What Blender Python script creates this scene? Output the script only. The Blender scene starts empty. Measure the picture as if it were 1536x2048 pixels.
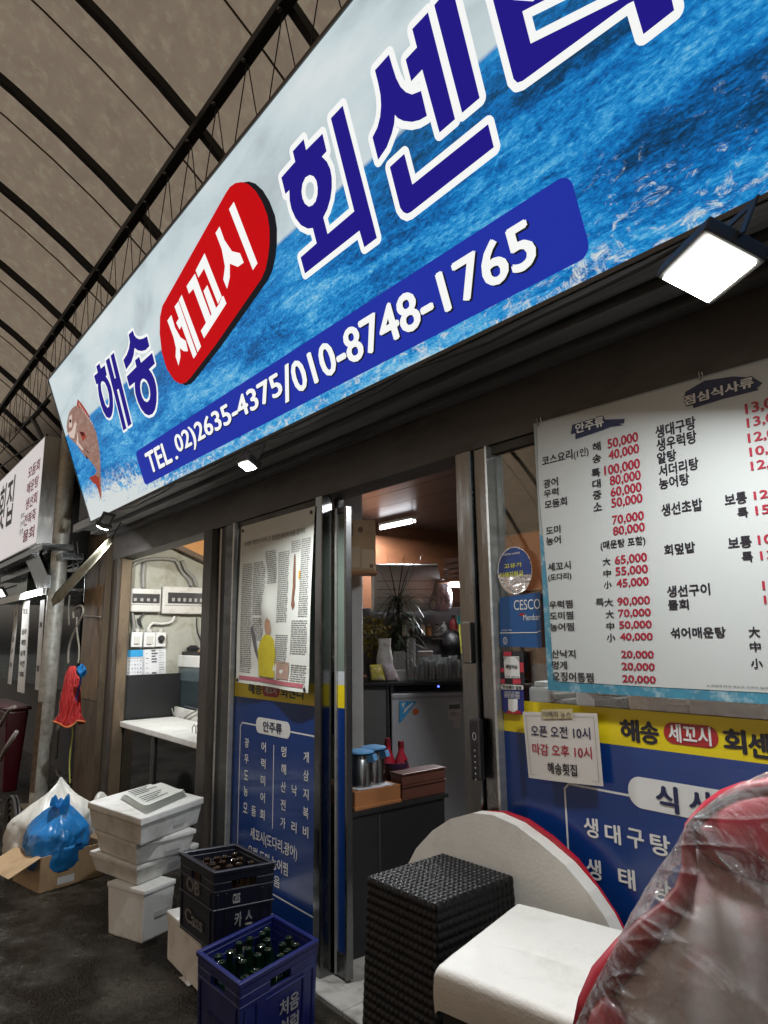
import bpy, bmesh, math, random
from mathutils import Vector, Matrix, noise
from mathutils.geometry import tessellate_polygon
R = math.radians
rnd = random.Random(7)
SC = bpy.context.scene
COL = SC.collection

# ------------------------------------------------------------------ camera (solved from the facade's vanishing points)
YAW, PITCH, ROLL, FPX = R(51.2246), R(10.6026), R(-.742), 1343.7
CAM = Vector((0, -1.7312, 1.4))
_f = Vector((-math.sin(YAW) * math.cos(PITCH), math.cos(YAW) * math.cos(PITCH), math.sin(PITCH)))
_r = Vector((math.cos(YAW), math.sin(YAW), 0)); _u = _r.cross(_f)
RT = math.cos(ROLL) * _r + math.sin(ROLL) * _u
UP = -math.sin(ROLL) * _r + math.cos(ROLL) * _u
FW = _f

def ray(px, py):
    return RT * ((px - 768) / FPX) - UP * ((py - 1024) / FPX) + FW
def hit(px, py, p0, n):          # where a sight line meets a plane: only used to measure real positions
    d = ray(px, py); p0 = Vector(p0); n = Vector(n)
    return CAM + d * ((p0 - CAM).dot(n) / d.dot(n))
def AY(px, py, y=0.0): return hit(px, py, (0, y, 0), (0, 1, 0))
def AZ(px, py, z=0.0): return hit(px, py, (0, 0, z), (0, 0, 1))
def AX(px, py, x=0.0): return hit(px, py, (x, 0, 0), (1, 0, 0))

cam_d = bpy.data.cameras.new('camera'); cam = bpy.data.objects.new('camera', cam_d); COL.objects.link(cam)
m = Matrix((RT, UP, -FW)).transposed().to_4x4(); m.translation = CAM
cam.matrix_world = m
cam_d.sensor_fit = 'HORIZONTAL'; cam_d.sensor_width = 36; cam_d.lens = 36 * FPX / 1536
cam_d.clip_start = .02; cam_d.clip_end = 400
SC.camera = cam

# ------------------------------------------------------------------ materials
MATS = {}
def mat(name, col, rough=.6, metal=0, var=.12, vs=8, bump=0, bs=60, spec=.5, emit=0, dirt=None, ds=5, stretch=(1, 1, 1), coat=0, rvar=0):
    if name in MATS: return MATS[name]
    M = bpy.data.materials.new(name); M.use_nodes = True; MATS[name] = M
    nt = M.node_tree; N = nt.nodes; L = nt.links
    b = N['Principled BSDF']
    tc = N.new('ShaderNodeTexCoord'); mp = N.new('ShaderNodeMapping'); mp.inputs['Scale'].default_value = stretch
    L.new(tc.outputs['Object'], mp.inputs['Vector'])
    b.inputs['Roughness'].default_value = rough; b.inputs['Metallic'].default_value = metal
    b.inputs['Specular IOR Level'].default_value = spec; b.inputs['Coat Weight'].default_value = coat
    c4 = (*col, 1)
    nz = N.new('ShaderNodeTexNoise'); nz.inputs['Scale'].default_value = vs; nz.inputs['Detail'].default_value = 8; nz.inputs['Roughness'].default_value = .65
    L.new(mp.outputs[0], nz.inputs['Vector'])
    mx = N.new('ShaderNodeMix'); mx.data_type = 'RGBA'
    mx.inputs['A'].default_value = tuple(c * (1 - var * 1.6) for c in col) + (1,)
    mx.inputs['B'].default_value = tuple(min(1, c * (1 + var)) for c in col) + (1,)
    L.new(nz.outputs['Fac'], mx.inputs['Factor'])
    out = mx.outputs['Result']
    if dirt:
        n2 = N.new('ShaderNodeTexNoise'); n2.inputs['Scale'].default_value = ds; n2.inputs['Detail'].default_value = 10; n2.inputs['Roughness'].default_value = .7
        L.new(mp.outputs[0], n2.inputs['Vector'])
        rp = N.new('ShaderNodeValToRGB'); rp.color_ramp.elements[0].position = .5; rp.color_ramp.elements[1].position = .7
        L.new(n2.outputs['Fac'], rp.inputs['Fac'])
        m2 = N.new('ShaderNodeMix'); m2.data_type = 'RGBA'; m2.inputs['B'].default_value = (*dirt, 1)
        L.new(rp.outputs['Color'], m2.inputs['Factor']); L.new(out, m2.inputs['A']); out = m2.outputs['Result']
    L.new(out, b.inputs['Base Color'])
    if rvar:
        rr = N.new('ShaderNodeMapRange'); rr.inputs['From Min'].default_value = .3; rr.inputs['From Max'].default_value = .7
        rr.inputs['To Min'].default_value = max(.02, rough - rvar); rr.inputs['To Max'].default_value = min(1, rough + rvar)
        L.new(nz.outputs['Fac'], rr.inputs['Value']); L.new(rr.outputs[0], b.inputs['Roughness'])
    if bump:
        n3 = N.new('ShaderNodeTexNoise'); n3.inputs['Scale'].default_value = bs; n3.inputs['Detail'].default_value = 6
        L.new(mp.outputs[0], n3.inputs['Vector'])
        bp = N.new('ShaderNodeBump'); bp.inputs['Strength'].default_value = bump; bp.inputs['Distance'].default_value = .01
        L.new(n3.outputs['Fac'], bp.inputs['Height']); L.new(bp.outputs[0], b.inputs['Normal'])
    if emit:
        L.new(out, b.inputs['Emission Color']); b.inputs['Emission Strength'].default_value = emit
    return M
def glow(name, col, s):
    if name in MATS: return MATS[name]
    M = bpy.data.materials.new(name); M.use_nodes = True; MATS[name] = M
    b = M.node_tree.nodes['Principled BSDF']; b.inputs['Base Color'].default_value = (*[c * .8 for c in col], 1)
    b.inputs['Emission Color'].default_value = (*col, 1); b.inputs['Emission Strength'].default_value = s
    return M
def film(name, tint=(.9, .95, .95), refl=.08, rough=.03, bump=0, bs=30, white=0, stretch=(1, 1, 1), dist=.01, turn=0):      # clear pane or plastic film
    if name in MATS: return MATS[name]
    M = bpy.data.materials.new(name); M.use_nodes = True; MATS[name] = M
    nt = M.node_tree; N = nt.nodes; L = nt.links; N.remove(N['Principled BSDF'])
    t = N.new('ShaderNodeBsdfTransparent'); t.inputs['Color'].default_value = (*tint, 1)
    g = N.new('ShaderNodeBsdfGlossy'); g.inputs['Roughness'].default_value = rough; g.inputs['Color'].default_value = (1, 1, 1, 1)
    fr = N.new('ShaderNodeFresnel'); fr.inputs['IOR'].default_value = 1.45
    mr = N.new('ShaderNodeMath'); mr.operation = 'MULTIPLY_ADD'; mr.inputs[1].default_value = .8; mr.inputs[2].default_value = refl - .04
    L.new(fr.outputs[0], mr.inputs[0])
    mx = N.new('ShaderNodeMixShader'); L.new(mr.outputs[0], mx.inputs[0]); L.new(t.outputs[0], mx.inputs[1]); L.new(g.outputs[0], mx.inputs[2])
    out = mx.outputs[0]
    if white:
        d = N.new('ShaderNodeBsdfDiffuse'); d.inputs['Color'].default_value = (.8, .82, .82, 1)
        m2 = N.new('ShaderNodeMixShader'); m2.inputs[0].default_value = white; L.new(out, m2.inputs[1]); L.new(d.outputs[0], m2.inputs[2]); out = m2.outputs[0]
    if bump:
        tc = N.new('ShaderNodeTexCoord'); mp = N.new('ShaderNodeMapping'); mp.inputs['Scale'].default_value = stretch
        m0 = N.new('ShaderNodeMapping'); m0.inputs['Rotation'].default_value = (0, turn, 0); L.new(tc.outputs['Object'], m0.inputs['Vector']); L.new(m0.outputs[0], mp.inputs['Vector'])
        n3 = N.new('ShaderNodeTexNoise'); n3.inputs['Scale'].default_value = bs; n3.inputs['Detail'].default_value = 5; n3.inputs['Distortion'].default_value = 1.2
        L.new(mp.outputs[0], n3.inputs['Vector'])
        bp = N.new('ShaderNodeBump'); bp.inputs['Strength'].default_value = bump; bp.inputs['Distance'].default_value = dist
        L.new(n3.outputs['Fac'], bp.inputs['Height']); L.new(bp.outputs[0], g.inputs['Normal'])
        if white: L.new(bp.outputs[0], d.inputs['Normal'])
    L.new(out, N['Material Output'].inputs['Surface'])
    return M

# ------------------------------------------------------------------ mesh builder
class MB:
    def __init__(s): s.v = []; s.f = []
    def add(s, vs, fs):
        k = len(s.v); s.v += [Vector(v) for v in vs]; s.f += [tuple(i + k for i in f) for f in fs]; return s
    def hexa(s, p):              # 8 corners: bottom 4 ccw then top 4
        return s.add(p, [(3, 2, 1, 0), (4, 5, 6, 7), (0, 1, 5, 4), (1, 2, 6, 5), (2, 3, 7, 6), (3, 0, 4, 7)])
    def box(s, x0, x1, y0, y1, z0, z1):
        return s.hexa([(x0, y0, z0), (x1, y0, z0), (x1, y1, z0), (x0, y1, z0), (x0, y0, z1), (x1, y0, z1), (x1, y1, z1), (x0, y1, z1)])
    def rbox(s, x0, x1, y0, y1, z0, z1, b=.01, seg=2):
        bm = bmesh.new(); q = MB().box(x0, x1, y0, y1, z0, z1)
        vs = [bm.verts.new(v) for v in q.v]
        for f in q.f: bm.faces.new([vs[i] for i in f])
        bmesh.ops.bevel(bm, geom=bm.edges[:], offset=b, segments=seg, profile=.6, affect='EDGES')
        return s.frombm(bm)
    def rhexa(s, p, b=.01, seg=2):
        bm = bmesh.new(); q = MB().hexa(p); vs = [bm.verts.new(v) for v in q.v]
        for f in q.f: bm.faces.new([vs[i] for i in f])
        bmesh.ops.bevel(bm, geom=bm.edges[:], offset=b, segments=seg, profile=.6, affect='EDGES')
        return s.frombm(bm)
    def frombm(s, bm):
        bm.verts.index_update(); s.add([v.co.copy() for v in bm.verts], [[v.index for v in f.verts] for f in bm.faces]); bm.free(); return s
    def tube(s, pts, r, n=8, cap=True):
        pts = [Vector(p) for p in pts]; k = len(s.v); rs = r if isinstance(r, (list, tuple)) else [r] * len(pts)
        prev = None
        for i, p in enumerate(pts):
            t = (pts[min(i + 1, len(pts) - 1)] - pts[max(i - 1, 0)]).normalized()
            if prev is None: a = t.orthogonal().normalized()
            else: a = (prev - t * prev.dot(t)).normalized()
            prev = a; b = t.cross(a)
            for j in range(n):
                an = 2 * math.pi * j / n; s.v.append(p + (a * math.cos(an) + b * math.sin(an)) * rs[i])
        for i in range(len(pts) - 1):
            for j in range(n):
                q = (j + 1) % n; s.f.append((k + i * n + j, k + i * n + q, k + (i + 1) * n + q, k + (i + 1) * n + j))
        if cap:
            s.f.append(tuple(k + j for j in reversed(range(n)))); s.f.append(tuple(k + (len(pts) - 1) * n + j for j in range(n)))
        return s
    def bar(s, a, b, w, h, up=(0, 0, 1)):   # rectangular bar from a to b
        a = Vector(a); b = Vector(b); t = (b - a).normalized(); up = Vector(up); x = t.cross(up).normalized() * w / 2; y = x.cross(t).normalized() * h / 2
        return s.hexa([a - x - y, a + x - y, b + x - y, b - x - y, a - x + y, a + x + y, b + x + y, b - x + y])
    def lathe(s, prof, c=(0, 0, 0), n=16, axis=None):
        k = len(s.v); c = Vector(c)
        for r, z in prof:
            for j in range(n):
                an = 2 * math.pi * j / n; s.v.append(c + Vector((r * math.cos(an), r * math.sin(an), z)))
        for i in range(len(prof) - 1):
            for j in range(n):
                q = (j + 1) % n; s.f.append((k + i * n + j, k + i * n + q, k + (i + 1) * n + q, k + (i + 1) * n + j))
        if prof[0][0] > 1e-5: s.f.append(tuple(k + j for j in reversed(range(n))))
        if prof[-1][0] > 1e-5: s.f.append(tuple(k + (len(prof) - 1) * n + j for j in range(n)))
        return s
    def poly(s, outer, holes=(), z=0.0):     # flat polygon in local xy
        loops = [[Vector((p[0], p[1], 0)) for p in l] for l in [outer, *holes]]
        tri = tessellate_polygon(loops); flat = [p for l in loops for p in l]
        fs = []
        for t in tri:
            a, b, c = (flat[i] for i in t)
            fs.append(t if (b - a).cross(c - a).z > 0 else tuple(reversed(t)))
        return s.add([(p.x, p.y, z) for p in flat], fs)
    def prism(s, poly, z0, z1):              # extruded outline in local xy
        n = len(poly); a = sum(poly[i][0] * poly[(i + 1) % n][1] - poly[(i + 1) % n][0] * poly[i][1] for i in range(n))
        if a < 0: poly = poly[::-1]
        s.poly(poly, z=z1); k = len(s.v)
        q = MB().poly(poly, z=z0); s.add(q.v, [tuple(reversed(f)) for f in q.f])
        return s.add([(p[0], p[1], z0) for p in poly] + [(p[0], p[1], z1) for p in poly], [(i, (i + 1) % n, n + (i + 1) % n, n + i) for i in range(n)])
    def quad(s, x0, y0, x1, y1, z=0.0): return s.add([(x0, y0, z), (x1, y0, z), (x1, y1, z), (x0, y1, z)], [(0, 1, 2, 3)])
    def grid(s, fn, nu, nv, closed=False):
        k = len(s.v)
        for i in range(nu + 1):
            for j in range(nv + 1): s.v.append(Vector(fn(i / nu, j / nv)))
        w = nv + 1
        for i in range(nu):
            for j in range(nv): s.f.append((k + i * w + j, k + (i + 1) * w + j, k + (i + 1) * w + j + 1, k + i * w + j + 1))
        return s
    def xf(s, M):
        s.v = [M @ v for v in s.v]; return s

MTX = {}
def tag(o, label=None, cat=None, group=None, kind=None):
    if label: o['label'] = label
    if cat: o['category'] = cat
    if group: o['group'] = group
    if kind: o['kind'] = kind
    return o
def thing(name, label, cat, loc=(0, 0, 0), rot=(0, 0, 0), group=None):
    o = bpy.data.objects.new(name, None); COL.objects.link(o); o.location = loc; o.rotation_euler = rot; o.empty_display_size = .1
    M = Matrix.Translation(Vector(loc)) @ __import__('mathutils').Euler(rot).to_matrix().to_4x4(); MTX[o.name] = M
    return tag(o, label, cat, group)
def build(name, mb, material, parent=None, local=False, smooth=False, label=None):
    me = bpy.data.meshes.new(name)
    root = parent
    while root is not None and root.parent is not None: root = root.parent
    v = mb.v
    if root is not None and not local and root.name in MTX:
        inv = MTX[root.name].inverted(); v = [inv @ p for p in v]
    me.from_pydata([tuple(p) for p in v], [], mb.f); me.validate(); me.update()
    me.materials.append(material)
    if smooth:
        me.shade_smooth() if smooth is True else (me.shade_smooth(), me.set_sharp_from_angle(angle=R(smooth)))
    o = bpy.data.objects.new(name, me); COL.objects.link(o)
    if parent is not None: o.parent = parent
    if label: o['label'] = label
    return o
def struct(name, mb, material): return tag(build(name, mb, material), kind='structure')
def solo(name, mb, material, label, cat, group=None, smooth=False):
    return tag(build(name, mb, material, smooth=smooth), label, cat, group)
def dup(root, loc, rz=0, label=None):
    r = root.copy(); COL.objects.link(r); r.location = loc; r.rotation_euler = (0, 0, rz)
    if label: r['label'] = label
    for ch in root.children:
        c = ch.copy(); COL.objects.link(c); c.parent = r
        for g in ch.children:
            d = g.copy(); COL.objects.link(d); d.parent = c
    return r

# text
TX = {}
def glyphs(s, bold):
    k = (s, bold)
    if bold > .006 and k not in TX:      # heavier weight: a small fan of shifted copies, each a hair above the last
        vs0, fs0 = glyphs(s, 0); vs, fs = [], []; q = bold * .9
        for i, (dx, dy) in enumerate(((0, 0), (q, 0), (-q, 0), (0, q * .7), (0, -q * .7))):
            n = len(vs); vs += [(v[0] + dx, v[1] + dy, i * 1e-4) for v in vs0]; fs += [tuple(j + n for j in f) for f in fs0]
        TX[k] = (vs, fs)
    if k not in TX:
        c = bpy.data.curves.new('t', 'FONT'); c.body = s; c.offset = 0; c.resolution_u = 3
        o = bpy.data.objects.new('t', c); me = o.to_mesh()
        vs = [tuple(v.co) for v in me.vertices]; fs = [tuple(p.vertices) for p in me.polygons]
        o.to_mesh_clear(); bpy.data.objects.remove(o); bpy.data.curves.remove(c); TX[k] = (vs, fs)
    return TX[k]
def text(mb, s, x0, y0, x1, y1, z=.002, bold=.02, xf=None):
    vs, fs = glyphs(s, bold)
    ax, bx = min(v[0] for v in vs), max(v[0] for v in vs); ay, by = min(v[1] for v in vs), max(v[1] for v in vs)
    if (bx - ax) < 1e-4: return mb
    P = [(x0 + (v[0] - ax) / (bx - ax) * (x1 - x0), y0 + (v[1] - ay) / (by - ay) * (y1 - y0), z + v[2]) for v in vs]
    if xf: P = [xf(p) for p in P]
    return mb.add(P, fs)

class Panel:       # a flat frame: local x along, y up, z out; measures pixels on its own plane
    def __init__(s, loc, rot):
        s.loc = Vector(loc); s.rot = rot
        s.M = Matrix.Translation(s.loc) @ __import__('mathutils').Euler(rot).to_matrix().to_4x4(); s.I = s.M.inverted()
        s.n = s.M.to_3x3() @ Vector((0, 0, 1))
    def at(s, px, py):
        w = s.I @ hit(px, py, s.loc, s.n); return (w.x, w.y)
    def pts(s, L, ox=0, oy=0, sc=1): return [s.at(ox + a / sc, oy + b / sc) for a, b in L]
    def tx(s, mb, st, bl, tr, z=.002, bold=.02):      # text between pixel corners bottom-left and top-right
        a = s.at(*bl); b = s.at(*tr); return text(mb, st, a[0], a[1], b[0], b[1], z, bold)
    def thing(s, name, label, cat, group=None): return thing(name, label, cat, s.loc, s.rot, group)
WALLROT = (R(90), 0, 0)
def offset_poly(P, d):
    n = len(P); a = sum(P[i][0] * P[(i + 1) % n][1] - P[(i + 1) % n][0] * P[i][1] for i in range(n)); sg = 1 if a > 0 else -1
    out = []
    for i in range(n):
        p0, p1, p2 = Vector(P[i - 1]).to_2d(), Vector(P[i]).to_2d(), Vector(P[(i + 1) % n]).to_2d()
        e1 = (p1 - p0).normalized(); e2 = (p2 - p1).normalized()
        n1 = Vector((e1.y, -e1.x)) * sg; n2 = Vector((e2.y, -e2.x)) * sg
        c = n1.dot(n2); conv = (e1.x * e2.y - e1.y * e2.x) * sg * d > 0
        if c < .75 and conv:
            for t in (0, .25, .5, .75, 1):
                q = n1.lerp(n2, t)
                q = q.normalized() if q.length > 1e-4 else n1
                out.append(tuple(p1 + q * d))
        else:
            q = (n1 + n2); q = q / max(.35, q.length_squared / 2); out.append(tuple(p1 + q * d))
    return out
# ------------------------------------------------------------------ world: night sky, very low
W = bpy.data.worlds.new('World'); SC.world = W; W.use_nodes = True
nt = W.node_tree; bg = nt.nodes['Background']
sky = nt.nodes.new('ShaderNodeTexSky'); sky.sky_type = 'NISHITA'; sky.sun_disc = False
sky.sun_elevation = R(3); sky.sun_rotation = R(200); sky.air_density = 1; sky.dust_density = 4
hs = nt.nodes.new('ShaderNodeHueSaturation'); hs.inputs['Saturation'].default_value = .25
nt.links.new(sky.outputs[0], hs.inputs['Color']); nt.links.new(hs.outputs[0], bg.inputs['Color']); bg.inputs['Strength'].default_value = .25
SC.view_settings.view_transform = 'Standard'; SC.view_settings.look = 'None'; SC.view_settings.exposure = 0; SC.view_settings.gamma = 1
SC.cycles.max_bounces = 8; SC.cycles.transparent_max_bounces = 24; SC.cycles.sample_clamp_indirect = 6; SC.cycles.caustics_reflective = False; SC.cycles.caustics_refractive = False

# ------------------------------------------------------------------ ground
def ground_mat():
    M = bpy.data.materials.new('wet asphalt'); M.use_nodes = True; nt = M.node_tree; N = nt.nodes; L = nt.links; b = N['Principled BSDF']
    tc = N.new('ShaderNodeTexCoord')
    def nz(s, d=8, r=.6):
        n = N.new('ShaderNodeTexNoise'); n.inputs['Scale'].default_value = s; n.inputs['Detail'].default_value = d; n.inputs['Roughness'].default_value = r
        L.new(tc.outputs['Object'], n.inputs['Vector']); return n
    a = nz(1.9, 10, .72); c = nz(46); g = nz(320, 3); v = N.new('ShaderNodeTexVoronoi'); v.inputs['Scale'].default_value = 110; L.new(tc.outputs['Object'], v.inputs['Vector'])
    rp = N.new('ShaderNodeValToRGB'); e = rp.color_ramp.elements; e[0].position = .43; e[0].color = (.004, .004, .003, 1); e[1].position = .72; e[1].color = (.11, .092, .065, 1)
    L.new(a.outputs['Fac'], rp.inputs['Fac'])
    mx = N.new('ShaderNodeMix'); mx.data_type = 'RGBA'; mx.blend_type = 'OVERLAY'; mx.inputs['Factor'].default_value = .75
    L.new(rp.outputs[0], mx.inputs['A']); L.new(c.outputs['Fac'], mx.inputs['B']); L.new(mx.outputs['Result'], b.inputs['Base Color'])
    rr = N.new('ShaderNodeMapRange'); rr.inputs['From Min'].default_value = .44; rr.inputs['From Max'].default_value = .74; rr.inputs['To Min'].default_value = .07; rr.inputs['To Max'].default_value = .62
    L.new(a.outputs['Fac'], rr.inputs['Value']); L.new(rr.outputs[0], b.inputs['Roughness'])
    ad = N.new('ShaderNodeMath'); ad.operation = 'ADD'; L.new(c.outputs['Fac'], ad.inputs[0]); L.new(v.outputs['Distance'], ad.inputs[1])
    a2 = N.new('ShaderNodeMath'); a2.operation = 'MULTIPLY_ADD'; a2.inputs[1].default_value = .5; L.new(g.outputs['Fac'], a2.inputs[0]); L.new(ad.outputs[0], a2.inputs[2])
    bp = N.new('ShaderNodeBump'); bp.inputs['Strength'].default_value = 1; bp.inputs['Distance'].default_value = .022
    L.new(a2.outputs[0], bp.inputs['Height']); L.new(bp.outputs[0], b.inputs['Normal'])
    return M
g = MB(); g.add([(-90, -60, 0), (60, -60, 0), (60, 60, 0), (-90, 60, 0)], [(0, 1, 2, 3)])
struct('ground', g, ground_mat())

concrete = mat('pale concrete', (.33, .32, .29), .7, var=.3, vs=14, bump=.2, dirt=(.12, .11, .09), ds=9)
g = MB()
x = -2.72
while x < .5:
    g.rbox(x, x + .395, -.1, .29, -.05, .022, .004, 1); g.rbox(x, x + .395, .294, .69, -.05, .022, .004, 1); x += .4
struct('doorstep_paving', g, concrete)
g = MB(); g.box(-5.7, 3, .7, 4.3, .001, .02); g.box(-5.7, -2.73, .06, .698, .001, .02)
struct('shop_floor', g, mat('dark floor', (.09, .085, .08), .35, var=.3, vs=5))

# ------------------------------------------------------------------ hall structure of the shop
steel_d = mat('dark painted steel', (.06, .06, .058), .5, .3, var=.35, vs=7, dirt=(.10, .085, .06), ds=6, stretch=(1, 1, 3), rvar=.15)
steel_s = mat('stainless', (.20, .205, .205), .22, 1, var=.3, vs=5, stretch=(4, 4, .6), rvar=.12, bump=.03, bs=12)
alu = mat('aluminium', (.52, .52, .50), .42, .85, var=.2, vs=9, stretch=(1, 1, 4), rvar=.1)
rusty = mat('rusty brown steel', (.12, .085, .05), .75, .15, var=.5, vs=6, bump=.2, bs=40, dirt=(.035, .022, .013), ds=7, stretch=(1, 1, .4))
darkwood = mat('grimy dark frame', (.075, .062, .048), .6, .1, var=.5, vs=9, dirt=(.02, .016, .012), ds=8, stretch=(2, 2, .3), bump=.1)
black = mat('black', (.012, .012, .013), .55, var=.3)
bldg = thing('shop_building', 'grimy seafood shop building under the big blue sign', 'building', (-5.9, .1, 0))
b_ = MB(); b_.box(-5.75, 4, -.012, .12, 2.062, 2.275)
build('lintel', b_, mat('lintel steel', (.105, .10, .095), .55, .25, var=.35, vs=4, dirt=(.05, .045, .04), ds=5, stretch=(.5, 1, 2)), bldg)
b_ = MB()                                                  # ribbed soffit strips under the sign
for y0, y1, z in ((-.338, -.30, 2.268), (-.296, -.205, 2.29), (-.20, -.125, 2.262), (-.12, -.075, 2.285), (-.07, -.0135, 2.255)):
    b_.box(-5.75, 4, y0, y1, z, z + .06)
build('soffit', b_, mat('soffit strips', (.30, .30, .295), .45, .5, var=.3, vs=5, dirt=(.07, .07, .065), ds=4, stretch=(.3, 4, 4)), bldg)
b_ = MB(); b_.box(-5.75, 4, -.30, .12, 2.36, 3.25); b_.box(-5.75, 4, .12, 4.4, 2.62, 2.75)
build('upper_wall', b_, black, bldg)
wallgreen = mat('stained pale wall', (.34, .34, .29), .8, var=.25, vs=4, dirt=(.17, .16, .11), ds=4, bump=.1, bs=30)
b_ = MB(); b_.box(-5.80, -5.66, .12, 2.2, 0, 2.62)
build('side_wall', b_, wallgreen, bldg)
redwood = mat('red brown boards', (.125, .05, .022), .5, var=.4, vs=4, stretch=(.6, 1, 6), bump=.05)
b_ = MB(); b_.box(-5.8, 3.2, 4.3, 4.45, 0, 2.62)
for k in range(9): b_.box(-5.79, 3.1, 4.296, 4.3, .2 + .28 * k, .2 + .28 * k + .272)
build('back_wall', b_, redwood, bldg)
b_ = MB()
for k in range(14): b_.box(-5.66, 3, .13 + .3 * k, .13 + .3 * k + .294, 2.45, 2.475)
build('ceiling', b_, mat('purple brown ceiling boards', (.125, .092, .085), .3, var=.35, vs=5, stretch=(.5, 5, 1)), bldg)
build('inner_wall', MB().box(-.0, .1, .12, 4.3, 0, 2.45), mat('dim inner wall', (.3, .29, .27), .7, var=.2), bldg)
build('inner_wall', MB().box(-4.9, -4.86, 1.9, 4.3, 0, 2.45), redwood, bldg)

# posts of the front, each its own part
def post(x0, x1, y0, y1, z0, z1, M, nm='post'): return build(nm, MB().rbox(x0, x1, y0, y1, z0, z1, .004, 1), M, bldg)
post(-5.66, -5.585, -.02, .1, 0, 2.06, darkwood); post(-5.575, -5.535, .0, .08, 0, 2.06, rusty)
post(-3.885, -3.765, -.035, .06, 0, 2.06, darkwood); post(-3.735, -3.715, .0, .05, .02, 2.06, alu, 'door_channel')
post(-3.70, -3.62, .0, .06, 0, 2.06, black); post(-3.612, -3.51, -.02, .05, 0, 2.06, steel_d)
post(-3.50, -3.488, -.03, .0, 0, 2.06, alu, 'edge_strip')
post(-2.63, -2.575, -.035, .025, .02, 2.06, steel_s); post(-2.62, -2.585, .064, .10, .02, 2.06, steel_d)
post(-1.70, -1.625, -.03, .07, .02, 2.06, steel_s, 'door_jamb'); post(-1.622, -1.56, -.015, .07, .02, 2.06, steel_s)
post(-1.558, -1.548, -.03, .03, .02, 2.06, alu, 'edge_strip')
b_ = MB(); b_.box(-3.5, -2.63, -.01, .04, 0.02, .10); build('bottom_rail', b_, steel_d, bldg)
b_ = MB(); b_.box(-1.55, 2, -.01, .04, 0.02, .12); build('bottom_rail', b_, steel_d, bldg)
b_ = MB(); b_.box(-3.5, -2.63, .0, .03, 2.03, 2.06); b_.box(-1.55, 2, .0, .03, 2.03, 2.06); build('top_rail', b_, steel_d, bldg)

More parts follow.
